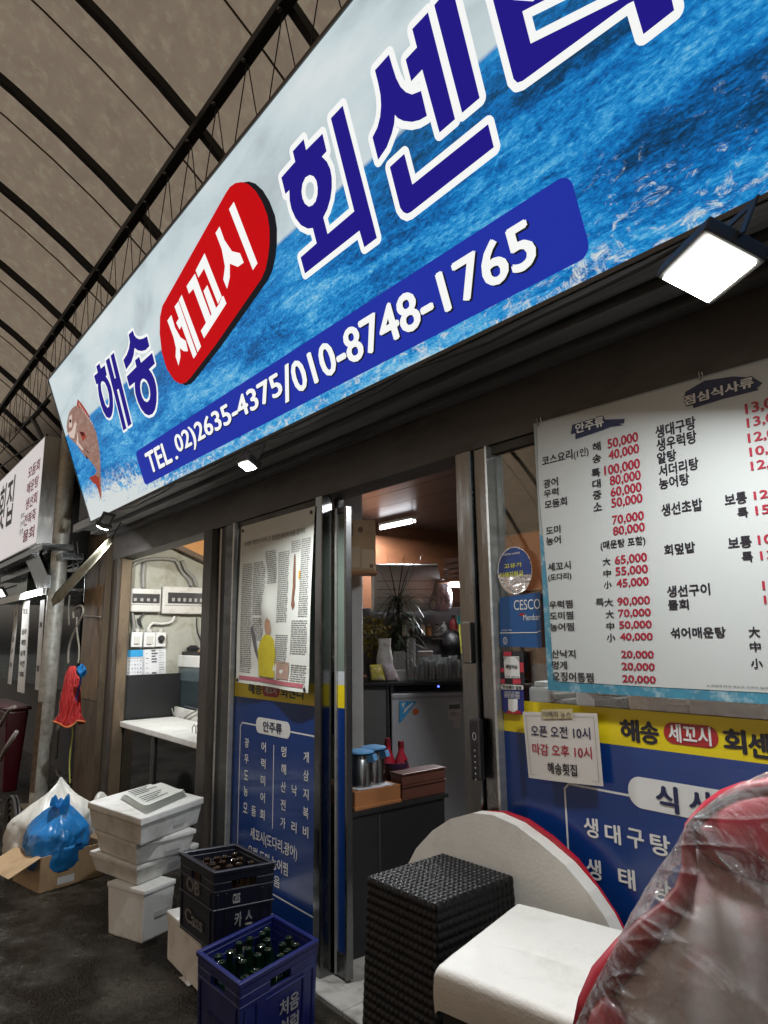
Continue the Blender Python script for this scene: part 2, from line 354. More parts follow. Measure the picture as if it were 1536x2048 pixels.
# ------------------------------------------------------------------ the big sign
TILT = R(19.5)
SG = Panel((-5.2, -.35, 2.28), (R(90) + TILT, 0, 0))
sign = SG.thing('shop_sign', 'long bright sea picture sign leaning out over the shop front with phone numbers', 'sign')
def signmat(name, col, e=.86, rough=.6):      # backlit vinyl: lit from inside, little of its own reflection
    M = glow(name, col, e); b = M.node_tree.nodes['Principled BSDF']; b.inputs['Base Color'].default_value = (*[c * .3 for c in col], 1); b.inputs['Roughness'].default_value = rough; b.inputs['Specular IOR Level'].default_value = .15; return M
def sea_mat():
    M = bpy.data.materials.new('printed sea picture'); M.use_nodes = True; nt = M.node_tree; N = nt.nodes; L = nt.links; b = N['Principled BSDF']; b.inputs['Roughness'].default_value = .35
    tc = N.new('ShaderNodeTexCoord'); sp = N.new('ShaderNodeSeparateXYZ'); L.new(tc.outputs['Object'], sp.inputs[0])
    def nz(scale, st, d=8, r=.62, dist=0, loc=(0, 0, 0), rot=0):
        mp = N.new('ShaderNodeMapping'); mp.inputs['Scale'].default_value = st; mp.inputs['Location'].default_value = loc; mp.inputs['Rotation'].default_value = (0, 0, rot); L.new(tc.outputs['Object'], mp.inputs[0])
        n = N.new('ShaderNodeTexNoise'); n.inputs['Scale'].default_value = scale; n.inputs['Detail'].default_value = d; n.inputs['Roughness'].default_value = r; n.inputs['Distortion'].default_value = dist
        L.new(mp.outputs[0], n.inputs['Vector']); return n.outputs['Fac']
    def math_(op, a, bb=None, c=None):
        m = N.new('ShaderNodeMath'); m.operation = op
        for i, q in enumerate((a, bb, c)):
            if q is None: continue
            if isinstance(q, (int, float)): m.inputs[i].default_value = q
            else: L.new(q, m.inputs[i])
        return m.outputs[0]
    def rng(v, a, bb, c=0, d=1):
        m = N.new('ShaderNodeMapRange'); m.inputs['From Min'].default_value = a; m.inputs['From Max'].default_value = bb; m.inputs['To Min'].default_value = c; m.inputs['To Max'].default_value = d; L.new(v, m.inputs['Value']); return m.outputs[0]
    def ramp(v, st):
        r = N.new('ShaderNodeValToRGB'); e = r.color_ramp.elements
        while len(e) < len(st): e.new(.5)
        for q, (p_, c) in zip(e, st): q.position = p_; q.color = (*c, 1)
        L.new(v, r.inputs['Fac']); return r.outputs[0]
    def mix(f, a, bb):
        m = N.new('ShaderNodeMix'); m.data_type = 'RGBA'
        if isinstance(f, (int, float)): m.inputs['Factor'].default_value = f
        else: L.new(f, m.inputs['Factor'])
        for k, q in (('A', a), ('B', bb)):
            if isinstance(q, tuple): m.inputs[k].default_value = (*q, 1)
            else: L.new(q, m.inputs[k])
        return m.outputs['Result']
    X, Y = sp.outputs[0], sp.outputs[1]
    swell = nz(1.5, (1, 4.2, 1), 3, .5, .6, rot=.05); mid = nz(8, (1, 4.2, 1), 8, .72, .7, rot=-.06); fine = nz(34, (1, 3.0, 1), 8, .75, 1.0); wisp = nz(60, (1, 1.8, 1), 4, .7)
    w = math_('ADD', math_('MULTIPLY', swell, .30), math_('ADD', math_('MULTIPLY', mid, .32), math_('ADD', math_('MULTIPLY', fine, .27), math_('MULTIPLY', wisp, .17))))
    w = math_('ADD', w, rng(X, 3.4, 5.0, .025, -.045)); w = math_('ADD', w, rng(Y, .0, .5, .03, -.01))
    sea = ramp(w, [(.40, (.002, .026, .05)), (.455, (.001, .06, .19)), (.505, (.002, .14, .46)), (.555, (.008, .27, .68)), (.605, (.09, .46, .82)), (.69, (.48, .75, .90))])
    fm = nz(13, (1, 1.7, 1), 10, .75, 1.6); left = math_('MULTIPLY', rng(X, .2, 1.9, 1, 0), rng(Y, .05, .36, 1, 0))
    low = rng(math_('ADD', Y, math_('MULTIPLY', mid, -.2)), -.08, .05, 1, 0)
    foam = rng(math_('ADD', math_('ADD', fm, math_('MULTIPLY', left, .33)), math_('MULTIPLY', low, .07)), .585, .70)
    foam = math_('MULTIPLY', foam, rng(Y, .16, .30, 1, .0)); f2 = math_('MULTIPLY', rng(math_('ADD', fm, math_('MULTIPLY', swell, .35)), .86, .97), rng(Y, .2, .5, .9, .3))
    sea = mix(math_('MULTIPLY', f2, .7), sea, (.72, .84, .88)); sea = mix(foam, sea, (.74, .80, .80))
    far = rng(Y, .46, .655, 0, .35); sea = mix(math_('MULTIPLY', far, rng(fine, .4, .6, .5, 1)), sea, (.03, .27, .62))
    cl = nz(1.3, (1, 2.2, 1), 6, .55, .4); skyc = ramp(cl, [(.32, (.46, .54, .58)), (.48, (.63, .75, .79)), (.66, (.76, .84, .86))])
    hz = rng(math_('ADD', Y, math_('MULTIPLY', mid, .012)), .650, .664)
    c = mix(hz, sea, skyc)
    dk = N.new('ShaderNodeMix'); dk.data_type = 'RGBA'; dk.inputs['Factor'].default_value = .7; dk.inputs['B'].default_value = (0, 0, 0, 1); L.new(c, dk.inputs['A'])
    L.new(dk.outputs['Result'], b.inputs['Base Color']); L.new(c, b.inputs['Emission Color']); b.inputs['Emission Strength'].default_value = .82; b.inputs['Specular IOR Level'].default_value = .2
    return M
SW, SH = 7.2, 1.085
build('face', MB().quad(0, 0, SW, SH, 0), sea_mat(), sign, local=True)
f_ = MB(); f_.box(-.012, SW, -.012, -.0005, -.12, .006); f_.box(-.012, SW, SH + .0005, SH + .012, -.12, .006); f_.box(-.012, -.0005, -.0003, SH + .0003, -.12, .006); f_.box(-.012, SW, -.012, SH + .012, -.26, -.121)
build('frame', f_, mat('sign frame', (.10, .10, .10), .4, .6), sign, local=True)
blue = signmat('sign letter blue', (.016, .010, .255)); white = signmat('sign white', (.93, .95, .94), .95); redm = signmat('sign red', (.60, .002, .006)); band = signmat('sign band blue', (.018, .035, .40)); shade = signmat('sign printed drop edge', (.012, .014, .02), .6)
def rr(x0, y0, x1, y1, r, n=6):
    out = []
    for cx, cy, a0 in ((x1 - r, y0 + r, -90), (x1 - r, y1 - r, 0), (x0 + r, y1 - r, 90), (x0 + r, y0 + r, 180)):
        for k in range(n + 1): a = R(a0 + 90 * k / n); out.append((cx + r * math.cos(a), cy + r * math.sin(a)))
    return out
bd = build('phone_band', MB().poly(rr(1.185, .052, 4.34, .262, .035), z=.0004), band, sign, local=True)
def ell(cx, cy, rx, ry, rot=0, n=22, a0=0, a1=360):
    o = []
    for k in range(n):
        a = R(a0 + (a1 - a0) * k / (n if a1 - a0 == 360 else n - 1)); x = rx * math.cos(a); y = ry * math.sin(a)
        o.append((cx + x * math.cos(rot) - y * math.sin(rot), cy + x * math.sin(rot) + y * math.cos(rot)))
    return o
def letters(pieces, nm, holes={}, ow=.021, z=.0004, om=None, fm=None, step=.00005):
    o_ = MB(); i_ = MB()
    for k, P in enumerate(pieces):
        h = holes.get(k)
        hs_ = [h] if h else []
        o_.poly(offset_poly(P, ow), [offset_poly(q, -ow) for q in hs_] , z + step * (k + 1)); i_.poly(P, hs_, z + .0006 + step * k)
    o = build(nm, i_, fm or blue, sign, local=True)
    if ow: build('white_edge', o_, om or white, o, local=True)
    return o
# big letters, outlines measured on the sign's own plane
zA = lambda L: SG.pts(L, 540, 180, 5.12)
hoe = zA([(235, 628), (347, 503), (372, 615), (540, 447), (582, 628), (533, 682), (585, 735), (620, 810), (635, 900), (636, 1000), (622, 1110), (590, 1220), (548, 1305), (592, 1475), (865, 1243), (625, 290), (747, 160), (1097, 1515), (968, 1612), (918, 1440), (360, 1880), (315, 1715), (480, 1570), (440, 1413), (390, 1420), (320, 1385), (262, 1310), (222, 1220), (203, 1130), (200, 1025), (160, 1065), (118, 897), (260, 735)])
hole = zA([(410, 870), (450, 885), (478, 930), (490, 1000), (488, 1070), (470, 1140), (438, 1180), (400, 1195), (360, 1165), (335, 1110), (325, 1040), (335, 960), (365, 895)])
letters([hoe], 'letter_hoe', {0: hole})
zB = lambda L: SG.pts(L, 730, 0, 4.55)
se1 = zB([(92, 640), (220, 497), (250, 600), (285, 710), (325, 790), (375, 840), (430, 860), (512, 828), (566, 1055), (500, 1093), (430, 1110), (350, 1100), (300, 1075), (274, 1045), (268, 1130), (245, 1220), (200, 1340), (122, 1455), (70, 1250), (115, 1160), (140, 1060), (148, 960), (142, 860), (120, 750)])
se2 = zB([(432, 265), (575, 112), (822, 1085), (680, 1208), (523, 633), (423, 740), (372, 542), (475, 432)])
se3 = zB([(632, 48), (790, -140), (1046, 892), (886, 1028)])
se4 = zB([(228, 1520), (360, 1400), (433, 1680), (1123, 1130), (1175, 1340), (420, 1930), (385, 1945), (350, 1930), (322, 1890)])
letters([se1, se2, se3, se4], 'letter_sen')
zC = lambda L: SG.pts(L, 960, 0, 3.49)
te1 = zC([(92, 0), (60, -110), (330, -330), (355, -235), (205, -105), (233, 0), (370, 10), (660, -230), (690, -120), (297, 80), (355, 305), (985, -8), (1160, -180), (1200, -60), (1030, 30), (300, 565), (262, 578), (235, 550)])
te2 = zC([(930, -480), (1180, -720), (1357, 72), (1142, 240)])
letters([te1, te2], 'letter_teo')
zD = lambda L: SG.pts(L, 170, 650, 8.905)
ha1 = zD([(203, 738), (262, 680), (285, 775), (355, 715), (392, 890), (372, 912), (420, 985), (460, 1080), (487, 1190), (502, 1320), (505, 1440), (497, 1540), (475, 1620), (440, 1663), (385, 1640), (330, 1545), (285, 1420), (250, 1270), (232, 1130), (232, 1045), (205, 1060), (163, 908), (230, 848)])
hah = zD([(320, 1000), (355, 1025), (395, 1110), (425, 1230), (438, 1360), (432, 1450), (405, 1475), (370, 1430), (330, 1310), (295, 1170), (285, 1060), (295, 1010)])
ha2 = zD([(372, 635), (435, 580), (533, 955), (552, 942), (458, 548), (517, 490), (833, 1760), (770, 1810), (602, 1135), (572, 1155), (742, 1840), (685, 1882)])
so1 = zD([(780, 170), (855, 98), (880, 180), (920, 230), (975, 255), (1040, 240), (1108, 200), (1150, 375), (1085, 445), (1010, 465), (940, 450), (885, 410), (872, 530), (830, 660), (735, 795), (685, 625), (745, 530), (785, 420), (802, 300)])
so2 = zD([(892, 630), (968, 565), (1000, 672), (1200, 495), (1248, 688), (1142, 790), (1195, 860), (1240, 960), (1270, 1080), (1282, 1210), (1278, 1370), (1255, 1500), (1210, 1580), (1140, 1612), (1070, 1580), (1000, 1490), (940, 1360), (900, 1220), (888, 1100), (888, 1020), (792, 1098), (745, 920), (918, 745)])
soh = zD([(1050, 955), (1095, 985), (1130, 1050), (1155, 1140), (1165, 1240), (1150, 1330), (1110, 1375), (1060, 1350), (1020, 1280), (995, 1190), (985, 1090), (998, 1000), (1020, 965)])
letters([ha1, ha2], 'letter_hae', {0: hah}, .014); letters([so1, so2], 'letter_song', {1: soh}, .015, step=.00006)
zE = lambda L: SG.pts(L, 310, 350, 4.654)
oval = zE([(45, 1470), (48, 1320), (70, 1220), (120, 1130), (660, 170), (700, 110), (750, 75), (810, 65), (870, 85), (940, 150), (1000, 250), (1050, 380), (1068, 500), (1068, 640), (1055, 760), (1030, 880), (990, 970), (560, 1590), (330, 1890), (290, 1930), (240, 1945), (180, 1910), (110, 1800), (65, 1650)])
dx = Vector(SG.at(310 + 1127 / 4.654, 350 + 700 / 4.654)) - Vector(SG.at(310 + 1068 / 4.654, 350 + 640 / 4.654))
lo = SG.at(310 + 100 / 4.654, 350 + 1120 / 4.654); hi = zE([(60, 1230)])[0]
ov = build('red_oval', MB().poly(oval, z=.0012), redm, sign, local=True)
build('drop_edge', MB().poly([(p[0] + .045, p[1] - .022) for p in oval], z=.0007), shade, ov, local=True)
k1 = zE([(118, 1355), (155, 1303), (190, 1420), (240, 1510), (290, 1545), (310, 1640), (270, 1640), (235, 1610), (240, 1690), (222, 1775), (195, 1690), (198, 1610), (175, 1510)])
k2 = zE([(185, 1225), (222, 1175), (392, 1665), (362, 1710), (250, 1405), (232, 1440), (200, 1375), (225, 1335)])
k3 = zE([(225, 1165), (252, 1115), (432, 1595), (400, 1650)])
k4 = zE([(297, 1035), (375, 918), (520, 1310), (600, 1200), (625, 1135), (640, 1125), (668, 1195), (460, 1520), (430, 1450), (478, 1375), (360, 1060), (320, 1105)])
k5 = zE([(382, 888), (465, 728), (625, 1130), (590, 1200), (460, 870), (408, 955)])
k6 = zE([(455, 1080), (490, 1025), (575, 1245), (535, 1310)])
k7 = zE([(567, 540), (605, 480), (650, 605), (720, 710), (795, 728), (830, 815), (775, 855), (700, 825), (700, 950), (675, 1060), (640, 975), (655, 850), (625, 690)])
k8 = zE([(693, 318), (738, 250), (958, 822), (915, 885)])
letters([k1, k2, k3, k4, k5, k6, k7, k8], 'oval_lettering', ow=0, z=.0012, fm=white)
# phone numbers with a dark printed edge
ph = MB(); ph2 = MB()
for s, bl, tr in (('TEL', (302, 952), (338, 894)), ('.', (353, 922), (357, 914)), ('02)2635-4375', (359, 917), (560, 757)), ('/', (572, 808), (580, 734)), ('010-8748-1765', (592, 782), (1058, 443))):
    a = SG.at(*bl); c = SG.at(*tr)
    if s != '.': ya, yc = .098, .222
    else: ya, yc = .098, .118
    if s == '/': ya, yc = .088, .228
    wb = .008 if s == '/' else .03
    text(ph, s, a[0], ya, c[0], yc, .0014, wb); text(ph2, s, a[0] + .006, ya - .006, c[0] + .006, yc - .006, .0008, wb)
pn = build('phone_lettering', ph, white, bd, local=True); build('drop_edge_lettering', ph2, shade, bd, local=True)
# printed fish
zF = lambda L: SG.pts(L, 100, 760, 6.825)
fish = zF([(235, 700), (228, 640), (240, 540), (265, 440), (300, 390), (345, 350), (400, 360), (460, 420), (530, 510), (590, 610), (635, 730), (660, 860), (680, 1000), (690, 1150), (690, 1260), (700, 1400), (705, 1560), (700, 1640), (685, 1600), (650, 1480), (625, 1420), (600, 1415), (535, 1335), (610, 1295), (640, 1240), (600, 1170), (540, 1090), (480, 1050), (420, 970), (370, 890), (330, 850), (270, 790), (250, 740)])
fb = build('printed_fish', MB().poly(fish, z=.0004), mat('fish print', (.50, .27, .22), .4, var=.35, vs=9, emit=.45, dirt=(.62, .48, .42), ds=14, stretch=(1, 2, 1)), sign, local=True)
fr_ = signmat('fish red', (.38, .05, .03), .8); fd_ = signmat('fish dark', (.08, .02, .02), .4); fw_ = signmat('fish pale', (.74, .60, .54), .8)
build('fin', MB().poly(zF([(610, 1295), (535, 1335), (600, 1415), (625, 1420), (665, 1500), (700, 1640), (680, 1420), (670, 1330)]), z=.0010).poly(zF([(400, 700), (470, 710), (495, 780), (450, 830)]), z=.0010).poly(zF([(365, 345), (380, 260), (440, 330), (500, 420), (550, 510), (530, 512), (440, 405)]), z=.0010), fr_, fb, local=True)
build('eye', MB().poly([SG.at(100 + (280 + 14 * math.cos(t * .524)) / 6.825, 760 + (560 + 26 * math.sin(t * .524)) / 6.825) for t in range(12)], z=.0012).poly(zF([(470, 930), (540, 995), (520, 1000)]), z=.0012).poly(zF([(480, 1010), (525, 1070), (500, 1075)]), z=.0012).poly(zF([(405, 710), (450, 708), (480, 760), (440, 760)]), z=.0013), fd_, fb, local=True)
g = MB()
for q in ([(250, 720), (300, 690), (345, 560), (365, 600), (345, 720), (330, 800), (270, 780)], [(262, 500), (300, 470), (300, 640), (262, 650)], [(380, 700), (390, 850), (460, 950), (440, 960), (360, 870)]): g.poly(zF(q), z=.0007)
for k in range(9): g.poly(zF([(395 + k * 22, 300 + k * 33), (408 + k * 22, 330 + k * 33), (400 + k * 22, 372 + k * 30)]), z=.0014)
build('pale_scales', g, fw_, fb, local=True)

# ------------------------------------------------------------------ the arched market canopy
tarp = mat('dusty brown tarpaulin', (.225, .18, .14), .75, var=.2, vs=4, dirt=(.285, .235, .18), ds=10, stretch=(1, 1, 1), bump=.35, bs=9)
ribm = mat('black canopy steel', (.012, .012, .013), .5, .2)
def add_translucent(M, col, f):
    nt = M.node_tree; N = nt.nodes; L = nt.links; b = N['Principled BSDF']; t = N.new('ShaderNodeBsdfTranslucent')
    src = b.inputs['Base Color'].links[0].from_socket
    m = N.new('ShaderNodeMix'); m.data_type = 'RGBA'; m.blend_type = 'MULTIPLY'; m.inputs['Factor'].default_value = 1; m.inputs['B'].default_value = (*col, 1); L.new(src, m.inputs['A']); L.new(m.outputs['Result'], t.inputs['Color'])
    x = N.new('ShaderNodeMixShader'); x.inputs[0].default_value = f; L.new(b.outputs[0], x.inputs[1]); L.new(t.outputs[0], x.inputs[2]); L.new(x.outputs[0], N['Material Output'].inputs['Surface'])
add_translucent(tarp, (5.3, 4.95, 4.55), .92)
can = thing('market_canopy', 'brown tarpaulin arcade roof on black curved ribs above the blue sign', 'canopy roof', (-4, -5, 0))
RB = 6.6; TH0 = R(37); BY, BZ = -.285, 4.66
YC, ZC = BY - RB * math.sin(TH0), BZ - RB * math.cos(TH0)
def arc(th, r=RB): return (YC + r * math.sin(th), ZC + r * math.cos(th))
def sh(u, v):
    th = R(-78 + 134 * v); y, z = arc(th, RB + .06 - .03 * abs(math.sin(math.pi * ((-14 + 18 * u + 2.573) / 1.115))) ** .5 + .012 * noise.noise((u * 40, v * 9, 0))); return (-14 + 18 * u, y, z)  # street side reaches low out of view, shaped to block horizon light
build('tarpaulin', MB().grid(sh, 180, 76), tarp, can, smooth=True)
for k in range(17):
    x = -2.573 + 1.115 * (k - 10)
    g = MB()
    pts = [arc(R(-76 + 130 * i / 40)) for i in range(41)]
    for i in range(40):
        a = (x, *pts[i]); b = (x, *pts[i + 1]); nrm = Vector((0, pts[i][0] - YC, pts[i][1] - ZC)); g.bar(a, b, .05, .055, nrm)
    build('rib', g, ribm, can)
    if k < 16:
        g = MB(); g.tube([(x + .78, *arc(R(-76 + 130 * i / 40), RB + .02)) for i in range(41)], .007, 5); build('seam_cord', g, mat('seam', (.13, .10, .07), .8), can)
g = MB().rbox(-14, 4, BY - .034, BY + .034, BZ - .09, BZ - .03, .004, 1); build('purlin', g, ribm, can)
g = MB(); g.tube([(-14, BY, BZ - .76), (4, BY, BZ - .76)], .008, 6)
x = -2.573 - .39 * 29; s_ = .39
while x < 3.6:
    g.tube([(x, BY, BZ - .085), (x + s_ * .5, BY, BZ - .76)], .0035, 5); g.tube([(x + s_ * .5, BY, BZ - .76), (x + s_, BY, BZ - .085)], .0035, 5); x += s_
build('truss_wire', g, ribm, can)
for k in range(16):
    build('bolt', MB().lathe([(.014, -.012), (.014, .0), (.0, .004)], (-2.573 - .39 * k, BY - .02, BZ - .094), 6), mat('bolt steel', (.25, .25, .25), .4, 1), can)
# ------------------------------------------------------------------ lamps
def area(name, loc, to, power, sx, sy=None, col=(.96, .985, 1), parent=None, spread=None):
    d = bpy.data.lights.new(name, 'AREA'); d.energy = power; d.size = sx; d.color = col
    if sy: d.shape = 'RECTANGLE'; d.size_y = sy
    if spread: d.spread = R(spread)
    o = bpy.data.objects.new(name, d); COL.objects.link(o); o.location = loc
    o.rotation_euler = (Vector(to) - Vector(loc)).to_track_quat('-Z', 'Y').to_euler()
    if parent: 
        o.parent = parent; o.matrix_parent_inverse = MTX[parent.name].inverted()
    return o
lens = glow('lit lamp lens', (1, .98, .93), 30)
def flood(c, label, w, h, power, look):
    c = Vector(c); d = (Vector(look) - c).normalized(); q = d.to_track_quat('-Z', 'Y').to_euler()
    t = thing('floodlight', label, 'floodlight', c, q, 'floodlights under the sign')
    build('housing', MB().rbox(-w / 2 - .012, w / 2 + .012, -h / 2 - .012, h / 2 + .012, .001, .035, .005), steel_d, t, local=True)
    build('lens', MB().rbox(-w / 2, w / 2, -h / 2, h / 2, -.006, .0008, .002), lens, t, local=True)
    g = MB(); g.bar((-w / 2 - .02, 0, .02), (-w / 2 - .02, .0, .10), .02, .004, (0, 1, 0)); g.bar((w / 2 + .02, 0, .02), (w / 2 + .02, 0, .10), .02, .004, (0, 1, 0)); g.bar((-w / 2 - .03, 0, .10), (w / 2 + .03, 0, .10), .02, .004, (0, 1, 0))
    build('bracket', g, steel_d, t, local=True)
    l = area('flood_lamp', c + d * .03, look, power, w * .9, h * .9, parent=None); l.parent = t; l.matrix_parent_inverse = MTX[t.name].inverted()
    return t
F1 = AY(1415, 540, -.44); F2 = AY(495, 932, -.42); F3 = AY(205, 1055, -.42)
flood(F1, 'glaring square floodlight under the sign above the white menu board', .15, .11, 20, F1 + Vector((-.25, -.42, -1)))
flood(F2, 'glaring small floodlight under the sign above the newspaper sheet', .06, .05, 26, F2 + Vector((.1, -.45, -1)))
flood(F3, 'glaring small floodlight at the left lower corner of the sign', .06, .05, 42, F3 + Vector((-.45, -.30, -1)))

# ------------------------------------------------------------------ glazed panels with printed vinyl
bluev = mat('blue vinyl', (.004, .032, .165), .25, var=.12, vs=2, coat=.2)
yelv = mat('yellow vinyl', (.62, .50, .012), .3, var=.08, vs=2)
whv = mat('white vinyl', (.62, .63, .62), .4, var=.08)
inkb = mat('black print', (.012, .012, .02), .5, var=.1); inkr = mat('red print', (.33, .012, .035), .5, var=.1); inkn = mat('navy print', (.015, .02, .07), .5, var=.2)
redv = mat('dark red vinyl', (.30, .012, .015), .3, var=.1)
frost = mat('grey green frosted vinyl', (.13, .165, .14), .35, var=.15, vs=1.5)
pane = film('window pane', (.86, .90, .88), .05, .02)
WP = Panel((0, -.012, 0), WALLROT)
ZT, ZB = 1.196, 1.097       # yellow band
# fixed left panel
lp = thing('glazed_partition', 'narrow glass panel with blue menu print and yellow band behind the beer crates', 'glass panel', (-3.06, 0, .1))
build('pane', MB().box(-3.488, -2.63, .012, .018, .1, 2.03), pane, lp)
LB = Panel((0, .004, 0), WALLROT)
bl = build('blue_print', MB().add([(-3.487, .004, .1), (-2.631, .004, .1), (-2.631, .004, ZB), (-3.487, .004, ZB)], [(0, 1, 2, 3)]), bluev, lp)
build('yellow_band', MB().add([(-3.487, .004, ZB), (-2.631, .004, ZB), (-2.631, .004, ZT), (-3.487, .004, ZT)], [(0, 1, 2, 3)]), yelv, lp)
build('frosted_strip', MB().add([(-2.76, .004, ZT), (-2.631, .004, ZT), (-2.631, .004, 2.03), (-2.76, .004, 2.03)], [(0, 1, 2, 3)]).add([(-3.487, .004, ZT), (-3.45, .004, ZT), (-3.45, .004, 2.03), (-3.487, .004, 2.03)], [(0, 1, 2, 3)]), frost, lp)
def onp(P, mb, z=.0): # panel-local to world
    mb.v = [P.M @ Vector((v.x, v.y, v.z + z)) for v in mb.v]; return mb
def pp(L, ox=430, oy=1330, sc=4.357): return [(ox + a / sc, oy + b / sc) for a, b in L]
def ring(poly, w):   # thin line along an open polyline in panel space
    mb = MB()
    for a, b in zip(poly, poly[1:]):
        a = Vector(a); b = Vector(b); d = (b - a).normalized(); n = Vector((-d.y, d.x)) * w / 2; e = d * w / 2
        mb.add([(*(a - n - e), 0), (*(b - n + e), 0), (*(b + n + e), 0), (*(a + n - e), 0)], [(0, 1, 2, 3)])
    return mb
w_ = MB(); L_ = LB
fr0 = [L_.at(*q) for q in pp([(150, 1590), (182, 490), (350, 500)])]; x0 = -3.41; x1 = -2.665; yt = .965; yb = .215
g = ring([(-3.2, yt), (x0 + .02, yt), (x0, yt - .02), (x0, yb + .02), (x0 + .02, yb), (x1 - .02, yb), (x1, yb + .02), (x1, yt - .02), (x1 - .02, yt), (-2.93, yt)], .007); w_.add(g.v, g.f)
g = ring([(-3.05, .885), (-3.05, .505)], .006); w_.add(g.v, g.f)
def vt(mb, P, ch, cx, cy, s=.052, sx=None, z=.0012, bold=.02): sx = sx or s; return text(mb, ch, cx - sx / 2, cy - s / 2, cx + sx / 2, cy + s / 2, z, bold)
for cx, chs in ((-3.33, '광우도농모'), (-3.15, '어럭미어회'), (-2.95, '멍해산전가'), (-2.75, '게삼지복비')):
    for k, ch in enumerate(chs): vt(w_, L_, ch, cx, .868 - .080 * k, .048, .046)
vt(w_, L_, '듬', -3.24, .548, .048, .046); vt(w_, L_, '낙', -2.85, .708, .048, .046); vt(w_, L_, '리', -2.85, .548, .048, .046)
text(w_, '세꼬시(도다리,광어)', -3.27, .405, -2.82, .47, .0012, .015)
text(w_, '우럭 도미 농어찜', -3.29, .325, -2.90, .382, .0012, .015); text(w_, '산낙지볶음', -3.27, .255, -2.97, .305, .0012, .015)
build('white_print', onp(L_, w_, .0006), whv, bl)
pl = MB().poly(rr(-3.235, .93, -2.895, 1.008, .034), z=.0016); plo = build('white_tag', onp(L_, pl), whv, bl)
g = MB(); text(g, '안주류', -3.16, .943, -2.97, .995, .003, .035); build('tag_lettering', onp(L_, g), inkn, plo)
g = MB(); text(g, '해송', -3.33, 1.118, -3.18, 1.178, .0012, .035); text(g, '회센터', -2.99, 1.118, -2.78, 1.178, .0012, .035); build('band_lettering', onp(L_, g), inkb, lp)
ro = build('red_tag', onp(L_, MB().poly(rr(-3.175, 1.115, -3.0, 1.182, .032), z=.0012)), redv, lp); g = MB(); text(g, '세꼬시', -3.15, 1.127, -3.03, 1.170, .0024, .02); build('tag_lettering', onp(L_, g), whv, ro)

# newspaper sheet taped over the left panel
NP = Panel((0, -.04, 0), WALLROT)
c4 = [NP.at(*q) for q in ((483, 1054), (630, 1012), (616, 1386), (473, 1364))]
def bil(u, v): # u across, v down
    a = Vector(c4[0]).lerp(Vector(c4[1]), u); b = Vector(c4[3]).lerp(Vector(c4[2]), u); p = a.lerp(b, v)
    bend = .010 * math.sin(u * 7 + v * 3) * v + .020 * math.exp(-((u - .42) / .09) ** 2) * math.exp(-((v - .45) / .25) ** 2) * math.sin(v * 14) + .012 * max(0, v - .9) * 10 * math.sin(u * 9)
    return (p.x, p.y, bend)
def nsheet(u, v, z=0): a = bil(u, v); return NP.M @ Vector((a[0], a[1], a[2] + z))
paper = mat('news paper', (.60, .62, .57), .8, var=.06, vs=6)
news = thing('newspaper_sheet', 'large creased newspaper page pinned above the blue menu print', 'newspaper', nsheet(.5, 1))
build('page', MB().grid(lambda u, v: nsheet(u, v), 40, 60), paper, news, smooth=True)
ink_l = mat('grey small print', (.17, .17, .165), .8, var=.3, vs=300); g = MB()
def strip(mb, u0, v0, u1, v1, z=.0015, n=4):
    for k in range(n):
        a = u0 + (u1 - u0) * k / n; b = u0 + (u1 - u0) * (k + 1) / n
        mb.add([nsheet(a, v1, z), nsheet(b, v1, z), nsheet(b, v0, z), nsheet(a, v0, z)], [(0, 1, 2, 3)])
rn = random.Random(3)
def column(u0, u1, v0, v1, dv=.0118):
    v = v0
    while v < v1:
        u = u0
        while u < u1 - .01:
            l = rn.uniform(.012, .05); strip(g, u, v, min(u + l, u1), v + .0052, n=1); u += l + rn.uniform(.004, .008)
        v += dv
column(.05, .205, .255, .93); column(.22, .365, .255, .58); column(.22, .365, .60, .74); column(.385, .535, .20, .40); column(.56, .71, .22, .63); column(.56, .74, .70, .86); column(.86, .97, .17, .60); column(.78, .97, .62, .80); column(.80, .97, .86, .975); column(.73, .85, .17, .24)
build('small_print', g, ink_l, news)
g = MB(); vs, fs = glyphs('싱싱한 자연산 도다리 그 생생한 바다의 맛을 즐겨라', .03)
bx = max(v[0] for v in vs); g.add([nsheet(.06 + .84 * v[0] / bx, .135 - .035 * v[1], .002) for v in vs], fs); build('headline', g, mat('headline ink', (.30, .30, .29), .8), news)
g = MB(); strip(g, .03, .985, .95, .965, .002, 12) if False else strip(g, .05, .955, .95, .978, .002, 16); build('red_rule', g, mat('faded red rule', (.42, .12, .15), .8), news)
def nfan(L, z): return MB().add([nsheet(u, v, z) for u, v in L], [tuple(reversed(range(len(L))))])
g = nfan([(.775, .245), (.79, .25), (.80, .34), (.81, .43), (.80, .50), (.815, .535), (.785, .56), (.765, .535), (.775, .43), (.77, .34)], .003); build('printed_fish', g, mat('fish ink', (.22, .10, .06), .8, var=.4, vs=60), news)
g = nfan([(.845, .345), (.865, .345), (.868, .39), (.845, .39)], .003); build('printed_garnish', g, mat('orange ink', (.55, .30, .04), .8), news)
ph_ = nfan([(.30, .80), (.33, .74), (.39, .70), (.47, .70), (.54, .73), (.585, .82), (.57, .945), (.33, .945)], .003); pho = build('printed_figure', ph_, mat('yellow ink', (.50, .42, .02), .8, var=.2, vs=30), news)
g = nfan([(.415, .70), (.40, .655), (.415, .625), (.45, .60), (.485, .62), (.49, .665), (.465, .71), (.44, .73)], .0036); build('printed_face', g, mat('skin ink', (.46, .27, .17), .8), pho)
g = nfan([(.22, .72), (.20, .66), (.22, .64), (.245, .67), (.28, .74), (.30, .80), (.32, .86), (.26, .80)], .0034); build('printed_arm', g, mat('grey ink', (.13, .12, .13), .8), pho)
